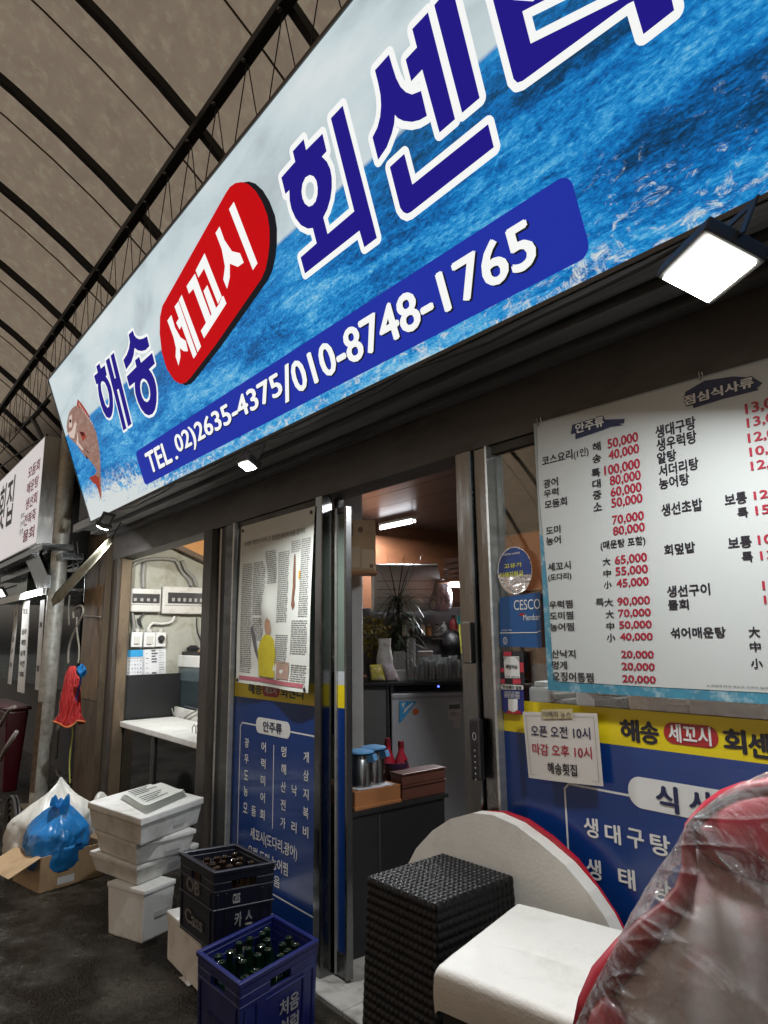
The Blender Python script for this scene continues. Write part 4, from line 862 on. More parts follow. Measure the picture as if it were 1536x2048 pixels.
def ftext(s, f, u0, v0, u1, v1, bold=.03):
    vs, fs = glyphs(s, bold); ax, bx = min(v[0] for v in vs), max(v[0] for v in vs); ay, by = min(v[1] for v in vs), max(v[1] for v in vs)
    return [f(u0 + (v[0] - ax) / (bx - ax) * (u1 - u0), v0 + (v[1] - ay) / (by - ay) * (v1 - v0)) for v in vs], fs
navy = mat('dark navy crate plastic', (.003, .004, .013), .4, var=.2, vs=6)
bluec = mat('blue crate plastic', (.005, .009, .085), .38, var=.15, vs=5, dirt=(.02, .03, .12), ds=8)
pw = mat('worn white print', (.42, .42, .42), .6, dirt=(.15, .15, .17), ds=60)
# dark crate
t, P, l1, l2 = crate('beer_crate', 'dark navy beer crate of brown bottles stacked on the low foam box', quad3((355, 1705), (429, 1744), (550, 1724), .5, .15), .202, .5, navy, ridge=(.352,))
f = face_frame(P, l1, l2, 0, .21, .345); g = MB(); g.add(*ftext('카', f, .34, .55, .46, .95)); g.add(*ftext('스', f, .52, .55, .64, .95)); build('white_lettering', g, pw, t)
f = face_frame(P, l1, l2, 1, .21, .345); g = MB(); g.add(*ftext('Cass', f, .22, .32, .75, .72)); build('side_lettering', g, pw, t)
f = face_frame(P, l1, l2, 1, .36, .44); g = MB(); g.add(*ftext('OB', f, .25, .2, .65, .85)); build('side_emblem', g, pw, t)
f = face_frame(P, l1, l2, 0, .36, .42); g = MB(); g.add(*ftext('cass', f, .30, .2, .42, .8, .0)); build('upper_mark', g, pw, t)
browng = mat('brown bottle glass', (.022, .012, .006), .06, var=.1, coat=.5, spec=.8); greeng = mat('green bottle glass', (.003, .014, .006), .06, var=.1, coat=.5, spec=.8)
capm = mat('bottle cap', (.30, .31, .33), .35, .8)
def bottle_mesh(kind):
    s = .93 if kind == 'brown' else 1
    return MB().lathe([(.0, 0), (.030 * s, .002), (.032 * s, .01), (.032 * s, .13), (.030 * s, .15), (.020 * s, .185), (.0135, .215), (.0130, .245), (.0150, .247), (.0150, .258), (.0115, .26), (.0095, .258), (.0095, .20), (0, .20)], (0, 0, 0), 14)
protos = {}
def bottles(kind, M, P, l1, l2, z0, nx, ny, lab, grp, drop=(), labels=()):
    i = 0
    for a in range(nx):
        for b in range(ny):
            if (a, b) in drop: continue
            p = P(.02 + (l1 - .04) * (a + .5) / nx, .02 + (l2 - .04) * (b + .5) / ny, z0)
            rz = rnd.uniform(0, 6)
            if kind not in protos:
                t = thing('bottle', lab, 'bottle', p, (0, 0, 0), grp); build('glass', bottle_mesh(kind), M, t, local=True, smooth=50)
                protos[kind] = t
            else:
                t = dup(protos[kind], p, rz, lab)
            tl = [R(rnd.uniform(-3, 3)), R(rnd.uniform(-3, 3)), rz]; t.rotation_euler = tl
            if (a, b) in labels:
                t['label'] = 'green soju bottle showing a bright white paper label in the blue crate'
                build('paper_label', MB().lathe([(.0325, .06), (.0328, .061), (.0328, .135), (.0325, .136)], (0, 0, 0), 14), whv, t, local=True, smooth=50)
sc_ = min(l1 / 5, l2 / 4)
bottles('brown', browng, P, l1, l2, .216, 5, 4, 'empty brown beer bottle standing in the dark navy crate', 'brown bottles in the dark crate')
# blue crate
q = quad3((400, 1900), (480, 1967), (632, 1877), .3, .1)
t, P, l1, l2 = crate('soju_crate', 'bright blue plastic crate of green bottles standing on the ground in front', q, .012, .3, bluec)
f = face_frame(P, l1, l2, 0, .03, .21); g = MB(); g.add(*ftext('처음', f, .48, .50, .74, .80)); g.add(*ftext('처럼', f, .48, .12, .74, .44)); build('white_lettering', g, pw, t)
g = MB()
for v0, v1 in ((.98, 1.0), (.02, .04)):
    g.add([f(.30, v0), f(.80, v0), f(.80, v1), f(.30, v1)], [(0, 1, 2, 3)])
build('panel_edge', g, mat('pale blue edge', (.06, .09, .32), .4), t)
f = face_frame(P, l1, l2, 1, .05, .17); g = MB(); g.add(*ftext('처음처럼', f, .2, .3, .8, .75)); build('side_lettering', g, mat('faint print', (.06, .07, .16), .6), t)
bottles('green', greeng, P, l1, l2, .026, 6, 4, 'empty green soju bottle standing in the blue crate', 'green bottles in the blue crate', drop={(0, 1), (2, 0), (5, 2)}, labels={(1, 3), (2, 3)})

# open carton with rubbish bags
F = AZ(77, 1788); Rr = AZ(205, 1751); e1 = Rr - F; d1 = e1.normalized(); n_ = Vector((-d1.y, d1.x, 0)); n_ = n_ if n_.x < 0 else -n_
e2 = n_ * .34; hh = .19; c = F + (e1 + e2) / 2
ct = thing('carton', 'open brown cardboard box with a bent side flap holding rubbish bags', 'cardboard box', (c.x, c.y, 0))
def thick(a, b, z0a, z1a, w=.005):  # upright card wall
    a = Vector(a); b = Vector(b); n = Vector((-(b - a).y, (b - a).x, 0)).normalized() * w / 2
    P_ = [a - n, b - n, b + n, a + n]; return MB().hexa([Vector((p.x, p.y, z0a)) for p in P_] + [Vector((p.x, p.y, z1a)) for p in P_])
g = MB()
for a, b in ((F, F + e1), (F + e1, F + e1 + e2), (F + e1 + e2, F + e2), (F + e2, F)): m_ = thick(a, b, .003, hh); g.add(m_.v, m_.f)
pb = [F, F + e1, F + e1 + e2, F + e2]; g.add([Vector((p.x, p.y, .004)) for p in pb], [(0, 1, 2, 3)])
build('body', g, card, ct)
def flap(a, b, out, drop, ln=.15, nm='flap'):
    o = Vector(out) * ln; P_ = [Vector((a.x, a.y, hh)), Vector((b.x, b.y, hh))]; Q = [p + o + Vector((0, 0, drop)) for p in P_]
    n = (P_[1] - P_[0]).cross(Q[0] - P_[0]).normalized() * .004
    lo = [P_[0], P_[1], Q[1], Q[0]]; build(nm, MB().hexa([p - n / 2 for p in lo] + [p + n / 2 for p in lo]), card, ct)
flap(F, F + e2, -d1, -.07, .17); flap(F + e2, F + e2 + e1, n_, .03, .12); flap(F + e1, F + e1 + e2, d1, .10, .05)
g = MB(); a = F + d1 * .1 - n_ * .0045; b = F + d1 * .2 - n_ * .0045; g.add([(a.x, a.y, .02), (b.x, b.y, .02), (b.x, b.y, .06), (a.x, a.y, .06)], [(0, 1, 2, 3)]); build('paper_label', g, whv, ct)

def bag(name, label, c, rx, ry, rz, M, seed, knot=True, cr=.22, inner=None, grp=None, lean=(0, 0)):
    t = thing(name, label, 'plastic bag', (c[0], c[1], c[2]), group=grp)
    def fn(u, v):
        th = 2 * math.pi * u; ph = math.pi * v; d = Vector((math.cos(th) * math.sin(ph), math.sin(th) * math.sin(ph), -math.cos(ph)))
        n1 = noise.noise(d * 1.3 + Vector((seed, 0, 0))); n3 = 1 - abs(noise.noise(Vector((d.x * 6, d.y * 6, d.z * 2.2)) + Vector((0, 0, seed)))) * 2; n4 = 1 - abs(noise.noise(Vector((d.x * 12, d.y * 12, d.z * 9)) + Vector((seed, 0, 3)))) * 2
        top_ = max(0, d.z + .1) if knot else .3
        k = 1 + cr * .7 * n1 + cr * .22 * (n3 - .5) + cr * .10 * (n4 - .5) + .05 * top_ * math.sin(th * 9 + 3 * n1 + seed)
        neck = 1.0
        if knot and d.z > .35: neck = 1 - .80 * min(1, (d.z - .35) / .6) ** 1.3
        zz = d.z if d.z > -.55 else -.55 + (d.z + .55) * .25
        z = rz * (zz + .6625) * (1 + .18 * n1 * (d.z > 0))
        return (d.x * rx * k * neck + lean[0] * z, d.y * ry * k * neck + lean[1] * z, z)
    build('sack', MB().grid(fn, 110, 70), M, t, local=True, smooth=True)
    return t, fn
blueb = mat('blue plastic bag', (.02, .21, .54), .22, var=.35, vs=5, bump=.6, bs=30, coat=.3, stretch=(1, 1, .35))
add_translucent(blueb, (1, 1, 1), .25)
whiteb = mat('white plastic bag', (.55, .54, .49), .35, var=.12, vs=5, bump=.5, bs=28, stretch=(1, 1, .4))
cc = AZ(128, 1715, .10)
B_ = c + Vector((0, 0, 0))
bt, _ = bag('rubbish_bag', 'shiny blue rubbish bag tied at the top in the open cardboard box', (B_.x + .02, B_.y - .03, .06), .19, .18, .235, blueb, 3.1)
build('knot', MB().grid(lambda u, v: (.04 * math.cos(6.283 * u) * (.4 + v * (1 + .5 * math.sin(u * 19))) + .02 * v, .04 * math.sin(6.283 * u) * (.4 + v), .345 + .05 * v + .03 * math.sin(u * 25) * v), 30, 6), blueb, bt, local=True, smooth=True)
p = B_ + n_ * .24 + d1 * .02
bag('rubbish_bag', 'tall dull white rubbish bag standing behind the blue bag', (p.x, p.y, .0), .22, .24, .31, whiteb, 8.3, lean=(.05, .1))
p = B_ + d1 * .27 + n_ * .05
bag('rubbish_bag', 'small white rubbish bag between the blue bag and foam boxes', (p.x, p.y, .08), .09, .09, .20, whiteb, 5.7, knot=False)

# ------------------------------------------------------------------ stool, seat and wrapped chair in front
ratt = mat('black woven plastic', (.006, .006, .0065), .42, var=.25, vs=30, spec=.28)
ZS = .72
F, e1, e2 = AZ(873, 1807, ZS), AZ(1025, 1751, ZS) - AZ(873, 1807, ZS), AZ(736, 1751, ZS) - AZ(873, 1807, ZS)
st = thing('woven_stool', 'black woven box stool in front of the open doorway', 'stool', (F.x, F.y, 0)); c = F + (e1 + e2) / 2
def wv(u, v, n, m):   # plain weave height
    a, b = u * n, v * m; ia, ib = int(a) % 2, int(b) % 2; fa, fb = a % 1, b % 1
    ha = math.sin(math.pi * fa) ** .5 if 0 < fa < 1 else 0; hb = math.sin(math.pi * fb) ** .5 if 0 < fb < 1 else 0
    return (ha * (.35 + .65 * math.sin(math.pi * fb))) if (ia + ib) % 2 else (hb * (.35 + .65 * math.sin(math.pi * fa)))
def topf(u, v): p = F + e1 * u + e2 * v; return (p.x, p.y, ZS - .004 + .006 * wv(u, v, 16, 16))
build('woven_top', MB().grid(topf, 154, 154), ratt, st, smooth=True)
def sidef(a, b):
    A, Bq = F + e1 * a[0] + e2 * a[1], F + e1 * b[0] + e2 * b[1]; d = (Bq - A).normalized(); n = Vector((d.y, -d.x, 0)); n = n if n.dot((A + Bq) / 2 - c) > 0 else -n
    def fn(u, v):
        s_ = 1 + .16 * v; p = A.lerp(Bq, u); p = c + (p - c) * s_; h = .006 * wv(u, v, 16, 32); return (p.x + n.x * h, p.y + n.y * h, ZS * (1 - v) - .003)
    return fn
for a, b in (((0, 0), (1, 0)), ((0, 1), (0, 0)), ((1, 0), (1, 1)), ((1, 1), (0, 1))): build('woven_side', MB().grid(sidef(a, b), 110, 176), ratt, st, smooth=True)

leath = mat('white leatherette', (.66, .65, .61), .5, var=.05, vs=7, bump=.12, bs=180, dirt=(.55, .54, .50), ds=9)
ZC_ = .69
c4p = [AZ(1035, 1802, ZC_), AZ(1262, 1861, ZC_), AZ(1178, 2052, ZC_), AZ(868, 1930, ZC_)]
ch = thing('lounge_seat', 'white padded seat with a rounded shell back red on its outer side', 'chair', (c4p[3].x, c4p[3].y, 0))
cen = sum(c4p, Vector()) / 4
def seat(u, v):      # closed puffed pad: v 0..1 goes from bottom rim over the edge to the middle of the top
    ang = u * 4; i = int(ang) % 4; fr = ang - int(ang); A, Bq = c4p[i], c4p[(i + 1) % 4]
    p = A.lerp(Bq, fr)
    return p
def padtop(u, v):
    p = c4p[3].lerp(c4p[2], u).lerp(c4p[0].lerp(c4p[1], u), v)
    eu = min(u, 1 - u); ev = min(v, 1 - v); e = min(eu, ev) * .5
    drop = .010 * max(0, 1 - eu / .035) ** 2 + .010 * max(0, 1 - ev / .035) ** 2
    cx = (u - .5); crease = .007 * math.exp(-((v - .42 + .25 * cx * cx - .05 * cx) / .012) ** 2) * max(0, 1 - abs(cx) / .33)
    return Vector((p.x, p.y, ZC_ - drop - crease + .004 * math.sin(math.pi * u) * math.sin(math.pi * v) + .0012 * noise.noise((u * 9, v * 9, 2))))
g = MB().grid(padtop, 60, 60)
def padside(a, b):
    def fn(u, v):
        q_ = padtop(a[0] + (b[0] - a[0]) * u, a[1] + (b[1] - a[1]) * u); o = (q_ - cen); o.z = 0; k = .006 * math.sin(math.pi * v); return (q_.x + o.x * k * 2, q_.y + o.y * k * 2, q_.z - .076 * v)
    return fn
for a, b in (((0, 0), (1, 0)), ((1, 0), (1, 1)), ((1, 1), (0, 1)), ((0, 1), (0, 0))): s_ = MB().grid(padside(a, b), 60, 8); g.add(s_.v, s_.f)
bm = bmesh.new(); vs = [bm.verts.new(v) for v in g.v]
for f_ in g.f: bm.faces.new([vs[i] for i in f_])
bmesh.ops.remove_doubles(bm, verts=bm.verts[:], dist=.0006); bmesh.ops.recalc_face_normals(bm, faces=bm.faces[:]); g = MB().frombm(bm)
build('seat_pad', g, leath, ch, smooth=50)
blk = mat('black seat base', (.008, .008, .009), .6)
pr = [cen + (p - cen) * .93 for p in (c4p[3], c4p[2], c4p[1], c4p[0])]
build('base', MB().hexa([Vector((p.x, p.y, 0)) for p in pr] + [Vector((p.x, p.y, ZC_ - .078)) for p in pr]), blk, ch)
BPN = Panel((0, -.105, 0), WALLROT)
inner = [(815, 1730), (832, 1697), (865, 1661), (900, 1638), (945, 1626), (985, 1630), (1030, 1650), (1080, 1687), (1130, 1730), (1175, 1783), (1210, 1835), (1232, 1880)]
ip = [BPN.at(*p) for p in inner]; zb = .40
prof = ip + [(ip[-1][0] + .03, zb), (ip[0][0] - .03, zb)]
shell = MB().prism(prof, -.045, .0)
bm = bmesh.new(); vs = [bm.verts.new(v) for v in shell.v]
for f_ in shell.f:
    try: bm.faces.new([vs[i] for i in f_])
    except ValueError: pass
bmesh.ops.remove_doubles(bm, verts=bm.verts[:], dist=1e-5); shell = MB().frombm(bm)
shell.v = [BPN.M @ v for v in shell.v]; sh_o = build('back_shell', shell, mat('shell white', (.60, .585, .54), .5, var=.08, vs=4, bump=.08, bs=150, dirt=(.48, .46, .42), ds=6), ch)
ro_ = [-.006, -.006, -.006, -.004, -.002, .004, .009, .010, .006, -.003, -.006, -.006]
rp_ = [(p[0] + max(0, o_) * .8, p[1] + o_) for p, o_ in zip(ip, ro_)] + [(ip[-1][0] + .0, zb + .01), (ip[0][0] - .0, zb + .01)]; red_ = MB().prism(rp_, -.058, -.0455); red_.v = [BPN.M @ v for v in red_.v]
build('red_outer_side', red_, mat('red leatherette', (.36, .008, .02), .35, var=.1), sh_o)

# chair wrapped in clear plastic
wd = Vector((.42, -.86, .28)).normalized(); W0 = AY(1400, 1850, -.60)
def onw(px, py, off=0): return hit(px, py, W0 + wd * off, wd)
ex = Vector((0, 0, 1)).cross(wd).normalized(); ey = wd.cross(ex)
def pillow(L, H, ring=16, back=.5, seed=0, amp=.0, off=0, flat=.6, nsub=4):
    P3 = [onw(*p, off) for p in L]; ct_ = sum(P3, Vector()) / len(P3)
    # resample outline
    pts = []; n = len(P3)
    for i in range(n):
        for k in range(nsub): pts.append(P3[i].lerp(P3[(i + 1) % n], k / nsub))
    N = len(pts)
    sm = [(pts[i - 1] + pts[i] * 2 + pts[(i + 1) % N]) / 4 for i in range(N)]
    def fn(u, v):
        i = u * N; a = sm[int(i) % N].lerp(sm[(int(i) + 1) % N], i - int(i)); side = 1 if v <= .5 else -back
        r = (v * 2 if v <= .5 else (1 - v) * 2); r = max(0, min(1, r))
        p = ct_ + (a - ct_) * r; h = H * (1 - r ** 3) ** flat * side
        q = Vector((p.dot(ex), p.dot(ey), 0))
        s1, t1 = (q.x + q.y) * .707, (q.x - q.y) * .707; bend = .35 * noise.noise(Vector((q.x * 3, q.y * 3, seed + 2)))
        def rg(x, y, z): return (1 - abs(noise.noise(Vector((x, y, z)))) * 2.2)
        f1 = max(0, rg(s1 * 9 + bend * 3, t1 * 1.8, seed)) ** 3; f2 = max(0, rg(s1 * 26 + bend * 5, t1 * 6, seed + 4)) ** 4; f3 = max(0, rg(s1 * 14 - t1 * 12, t1 * 9 + bend * 4, seed + 7)) ** 5
        wr = amp * (1.5 * f1 + .75 * f2 + .8 * f3) * (1 if v <= .5 else .3)
        return p + wd * (h + wr)
    return MB().grid(fn, N, ring * 2)
wc = thing('wrapped_chair', 'red and grey chair bundled in shiny clear plastic film at the lower right', 'chair', (W0.x, W0.y, 0))
redl = mat('red cover', (.36, .012, .03), .45, var=.15, vs=4); greyl = mat('grey cover', (.72, .67, .67), .6, var=.15, vs=5, dirt=(.50, .10, .13), ds=3.4)
build('back', pillow([(1378, 1660), (1394, 1639), (1415, 1618), (1448, 1596), (1488, 1580), (1540, 1572), (1640, 1585), (1640, 1800), (1540, 1772), (1488, 1755), (1434, 1735), (1395, 1700)], .03, off=.0), redl, wc, smooth=True)
build('rim', MB().tube([onw(*p, .012) for p in ((1168, 2070), (1182, 2010), (1207, 1958), (1255, 1903), (1300, 1858), (1340, 1822), (1368, 1785), (1379, 1740), (1377, 1692), (1381, 1653), (1397, 1636), (1418, 1615), (1450, 1594), (1490, 1579), (1540, 1571), (1640, 1582))], [.02, .022, .024, .024, .022, .018, .016, .013, .011, .010, .011, .012, .013, .013, .013, .013], 10), redl, wc, smooth=True)
build('seat', pillow([(1215, 1985), (1300, 1875), (1345, 1832), (1380, 1785), (1390, 1690), (1434, 1722), (1488, 1745), (1540, 1758), (1640, 1780), (1640, 2300), (1200, 2300), (1195, 2080)], .04, off=-.02, back=2.5), greyl, wc, smooth=True)
build('lower_cover', pillow([(1168, 2060), (1185, 2000), (1215, 1972), (1262, 2040), (1280, 2300), (1160, 2300)], .05, off=.01), redl, wc, smooth=True)
wrapm = film('clear wrap', (.96, .955, .955), .075, .06, bump=.8, bs=40, white=.09, stretch=(.24, 1, 1.0), dist=.035, turn=R(-45))
build('plastic_wrap', pillow([(1150, 2060), (1178, 1992), (1204, 1940), (1234, 1884), (1260, 1834), (1292, 1775), (1322, 1729), (1351, 1692), (1374, 1648), (1400, 1622), (1440, 1590), (1475, 1570), (1506, 1556), (1540, 1542), (1680, 1545), (1680, 2330), (1120, 2330), (1135, 2150)], .066, ring=90, amp=.011, off=.012, seed=2, back=.9, flat=.5, nsub=16), wrapm, wc, smooth=True)
# ------------------------------------------------------------------ left bay: fish counter
WL = Panel((-5.655, 0, 0), (R(90), 0, R(90)))
plast = mat('aged white plastic', (.50, .49, .46), .4, var=.08, dirt=(.36, .34, .29), ds=8)
def wbox(t, nm, pxs, d0, d1, M, bev=.004):
    P_ = [WL.at(*p) for p in pxs]; x0, x1 = min(p[0] for p in P_), max(p[0] for p in P_); y0, y1 = min(p[1] for p in P_), max(p[1] for p in P_)
    g = MB().rbox(x0, x1, y0, y1, d0, d1, bev); g.v = [WL.M @ v for v in g.v]; return build(nm, g, M, t), (x0, x1, y0, y1)
def wthing(name, label, cat, px, group=None): return thing(name, label, cat, WL.M @ Vector((*WL.at(*px), 0)), WL.rot, group)
tz = lambda x, y: (200 + x / 4.55, 1050 + y / 4.55)
dark_w = mat('smoked window', (.05, .05, .05), .15, coat=.3); swm = mat('breaker black', (.02, .02, .02), .5)
for lab, a, b in (('small white breaker box on the stained side wall', (258, 578), (532, 795)), ('larger white breaker box on the stained side wall beside the post', (556, 560), (1105, 815))):
    t = wthing('breaker_box', lab, 'breaker box', tz(*b), 'breaker boxes on the side wall')
    o, (x0, x1, y0, y1) = wbox(t, 'case', [tz(*a), tz(*b)], .0, .05, plast, .012)
    h_ = y1 - y0; w_ = x1 - x0
    g = MB().rbox(x0 + .08 * w_, x1 - .06 * w_, y0 + .38 * h_, y1 - .22 * h_, .0505, .056, .003); g.v = [WL.M @ v for v in g.v]; build('window', g, dark_w, t)
    g = MB()
    n = 4 if w_ < .3 else 8
    for k in range(n): xx = x0 + w_ * (.16 + .62 * k / (n - 1)); g.rbox(xx - .012, xx + .012, y0 + .45 * h_, y0 + .58 * h_, .0565, .062, .002)
    g.v = [WL.M @ v for v in g.v]; build('switch_row', g, mat('switch grey', (.28, .27, .26), .5), t)
    g = MB(); g.box(x0 + .04 * w_, x1 - .04 * w_, y0 + .30 * h_, y0 + .315 * h_, .0502, .0512); g.v = [WL.M @ v for v in g.v]; build('seam', g, swm, t)
for lab, cat, a, b in (('left white wall switch above the calendar', 'switch', (278, 978), (370, 1110)), ('middle white wall switch next to the socket', 'switch', (392, 978), (488, 1110)), ('white wall socket with a black plug in it', 'socket', (498, 978), (583, 1106))):
    t = wthing('wall_socket' if cat == 'socket' else 'wall_switch', lab, cat, tz(*b), 'switches below the breaker boxes')
    o, (x0, x1, y0, y1) = wbox(t, 'case', [tz(*a), tz(*b)], .0, .035, mat('white plastic', (.62, .62, .60), .35), .005)
    if cat == 'switch':
        g = MB().rbox(x0 + .02, x1 - .02, y0 + .025, y1 - .03, .0355, .04, .003); g.v = [WL.M @ v for v in g.v]; build('rocker', g, plast, t)
        g = MB().box(x0 + .02, x0 + .06, y0 + .017, y0 + .021, .0353, .0362); g.v = [WL.M @ v for v in g.v]; build('black_strip', g, swm, t)  # thin black strip below the rocker
    else:
        g = MB().lathe([(.026, 0), (.026, .02), (.018, .03), (0, .03)], ((x0 + x1) / 2, y1 - .05, .0355), 14); g.v = [WL.M @ v for v in g.v]; build('plug', g, swm, t)
        g = MB().lathe([(.022, .001), (.022, .003), (.0, .003)], ((x0 + x1) / 2, y0 + .045, .0355), 14); g.v = [WL.M @ v for v in g.v]; build('outlet', g, mat('outlet grey', (.10, .10, .10), .5), t)
    g = MB().tube([((x0 + x1) / 2, y1 - .004, .018), ((x0 + x1) / 2, y1 + .03, .018)], .018, 10); g.v = [WL.M @ v for v in g.v]; build('conduit_end', g, plast, t)
# cables
def cable(name, label, pxs, r, M, X=None, Yp=None, out=.02, cat='cable'):
    pts = []
    for p in pxs: pts.append(AX(*p, (-5.655 + out) if X is None else X) if Yp is None else AY(*p, Yp))
    sm = []
    for i in range(len(pts) - 1):
        p0, p1, p2, p3 = pts[max(i - 1, 0)], pts[i], pts[i + 1], pts[min(i + 2, len(pts) - 1)]
        for k in range(6):
            s_ = k / 6; sm.append(.5 * (2 * p1 + (p2 - p0) * s_ + (2 * p0 - 5 * p1 + 4 * p2 - p3) * s_ ** 2 + (3 * p1 - p0 - 3 * p2 + p3) * s_ ** 3))
    sm.append(pts[-1]); return solo(name, MB().tube(sm, r, 7), M, label, cat, smooth=True)
gcab = mat('grey conduit', (.20, .195, .18), .5); bcab = mat('black cable', (.02, .02, .02), .5)
cable('cable', 'thick grey conduit arching over the small breaker box', [tz(262, 580), tz(250, 480), tz(290, 370), tz(400, 320), tz(560, 305), tz(690, 320)], .016, gcab)
cable('cable', 'grey conduit rising straight from the top of the small breaker box', [tz(395, 575), tz(392, 450), tz(405, 340)], .016, gcab)
cable('cable', 'left grey conduit running down into the larger breaker box', [tz(690, 320), tz(740, 420), tz(800, 490), tz(830, 555)], .014, gcab)
cable('cable', 'right grey conduit running down into the larger breaker box', [tz(745, 320), tz(780, 410), tz(850, 480), tz(875, 555)], .016, gcab)
cable('cable', 'pale cable looping from the larger breaker box to the middle switch', [tz(680, 830), tz(650, 880), tz(570, 900), tz(480, 895), tz(440, 940), tz(436, 970)], .012, plast)
cable('cable', 'dark wires bunched between small breaker box and left switch', [tz(290, 800), tz(305, 870), tz(318, 970)], .012, gcab)
cable('cable', 'twisted dark wires under the small breaker box', [tz(400, 800), tz(360, 860), tz(380, 930), tz(350, 890), tz(345, 850)], .008, bcab)
cable('cable', 'thin dark wires hanging under the larger breaker box near the post', [tz(880, 840), tz(885, 960), tz(930, 1090), tz(950, 1190)], .006, bcab)
# papers
paperw = mat('white paper', (.56, .57, .58), .75, var=.05)
def sheet(name, label, quad_, cat, z=.004):
    P_ = [WL.at(*tz(*p)) for p in quad_]; c_ = min(p[1] for p in P_); t = thing(name, label, cat, WL.M @ Vector((P_[0][0], c_, 0)), WL.rot)
    def fn(u, v): a = Vector(P_[0]).lerp(Vector(P_[1]), u).lerp(Vector(P_[3]).lerp(Vector(P_[2]), u), v); return WL.M @ Vector((a.x, a.y, z + .004 * math.sin(u * 5) * v))
    build('page', MB().grid(fn, 10, 10), paperw, t, smooth=True); return t, fn
def marks(t, fn, nm, rects, M, z=.0025):
    g = MB(); o = WL.n * z
    for u0, v0, u1, v1 in rects: g.add([fn(u0, v1) + o, fn(u1, v1) + o, fn(u1, v0) + o, fn(u0, v0) + o], [(0, 1, 2, 3)])
    return build(nm, g, M, t)
t, fn = sheet('calendar', 'wall calendar sheet with a blue header below the switches', [(152, 1140), (397, 1135), (400, 1445), (148, 1465)], 'calendar')
marks(t, fn, 'blue_header', [(.18, .0, .97, .2)], mat('calendar blue', (.02, .25, .50), .6))
rr_ = [(.17, .23, .19, .95), (.95, .23, .97, .95), (.17, .94, .97, .96), (.17, .23, .97, .245)]
for r_ in range(6):
    for c_ in range(7): rr_.append((.22 + c_ * .105, .30 + r_ * .11, .22 + c_ * .105 + rnd.uniform(.02, .06), .315 + r_ * .11 + rnd.uniform(.01, .03)))
for r_ in range(8): rr_.append((.04, .15 + .1 * r_, .12, .18 + .1 * r_))
marks(t, fn, 'printed_days', rr_, mat('faded ink', (.20, .22, .27), .8))
t, fn = sheet('price_list', 'white handwritten list sheet pinned right of the calendar', [(399, 1128), (597, 1118), (600, 1430), (402, 1444)], 'list', .006)
rr_ = []
for r_ in range(13):
    rr_.append((.08, .06 + .07 * r_, rnd.uniform(.14, .2), .075 + .07 * r_)) if r_ % 2 else None
    if r_ < 5 or r_ in (8, 10): rr_.append((.33, .045 + .08 * r_, rnd.uniform(.5, .62), .085 + .08 * r_))
    rr_.append((.66, .06 + .07 * r_, rnd.uniform(.75, .92), .07 + .07 * r_))
marks(t, fn, 'writing', rr_, mat('dark ink', (.07, .07, .08), .8))

# lower fish tanks with white lids
tankg = mat('dark tank glass', (.008, .010, .010), .08, var=.3, coat=.4); whlid = mat('white lid', (.66, .66, .63), .5, var=.05, dirt=(.5, .49, .44), ds=7)
for lab, x0, x1 in (('left dark fish tank with a white lid behind the foam boxes', -5.58, -4.86), ('right dark fish tank with a white lid behind the post', -4.852, -3.93)):
    t = thing('fish_tank', lab, 'fish tank', ((x0 + x1) / 2, .3, 0), group='low fish tanks in the side bay')
    build('lid', MB().rbox(x0, x1, .055, .50, .745, .785, .006), whlid, t)
    build('glass', MB().box(x0 + .02, x1 - .02, .08, .49, .12, .744), tankg, t)
    g = MB(); 
    for xx in (x0 + .012, x1 - .012): g.rbox(xx - .012, xx + .012, .066, .09, .0, .744, .002)
    build('corner_post', g, steel_d, t) if False else [build('corner_post', MB().rbox(xx - .012, xx + .012, .066, .079, .0, .744, .002), steel_d, t) for xx in (x0 + .013, x1 - .013)]
    build('plinth', MB().box(x0, x1, .08, .5, .0, .118), black, t)
    for px_ in ((388, 1466), (395, 1466)):
        if x0 > -5: 
            p = AZ(*px_, .787); build('wire_hook', MB().tube([p + Vector((-.03, 0, 0)), p + Vector((-.03, 0, .035)), p + Vector((0, 0, .055)), p + Vector((.03, 0, .035)), p + Vector((.03, 0, 0))], .003, 5), gcab, t)
t = thing('fish_tank', 'raised dark fish tank with a white lid at the back of the side bay', 'fish tank', (-4.9, .75, .79))
xl = AY(338, 1330, .55).x; zt = AY(338, 1310, .55).z; zl = AY(338, 1332, .55).z
build('lid', MB().rbox(xl, -3.75, .55, 1.05, zl, zt, .008), whlid, t); build('glass', MB().box(xl + .02, -3.77, .565, 1.03, .79, zl - .001), mat('blue grey tank glass', (.035, .05, .055), .12, var=.4, vs=3, coat=.4), t)
build('water_line', MB().box(xl + .03, -3.78, .5635, .5645, zl - .11, zl - .004), mat('paler tank glass', (.09, .12, .13), .3, var=.3), t)  # paler band across the top of the tank front
p = [AY(*q_, .54) for q_ in ((334, 1408), (418, 1428), (418, 1462), (345, 1446), (335, 1434))]
g = MB(); n = len(p); g.add([v for v in p] + [v + Vector((0, -.02, 0)) for v in p], [tuple(range(n)), tuple(range(2 * n - 1, n - 1, -1))] + [(i, i + n, (i + 1) % n + n, (i + 1) % n) for i in range(n)])
solo('foam_sheet', g, foam, 'white foam offcut leaning on the raised fish tank', 'foam sheet')
solo('back_screen', MB().box(-5.64, -5.62, .06, .56, .79, 1.13), mat('black plastic sheet', (.015, .016, .016), .4), 'black plastic sheet on the side wall under the calendar', 'plastic sheet')
cable('cable', 'thin hose drooping from the raised tank onto the white lid', [tz(640, 1250), tz(630, 1400), tz(640, 1600), tz(680, 1740), tz(740, 1770), tz(820, 1720), tz(900, 1680)], .006, gcab, Yp=.50, cat='hose')
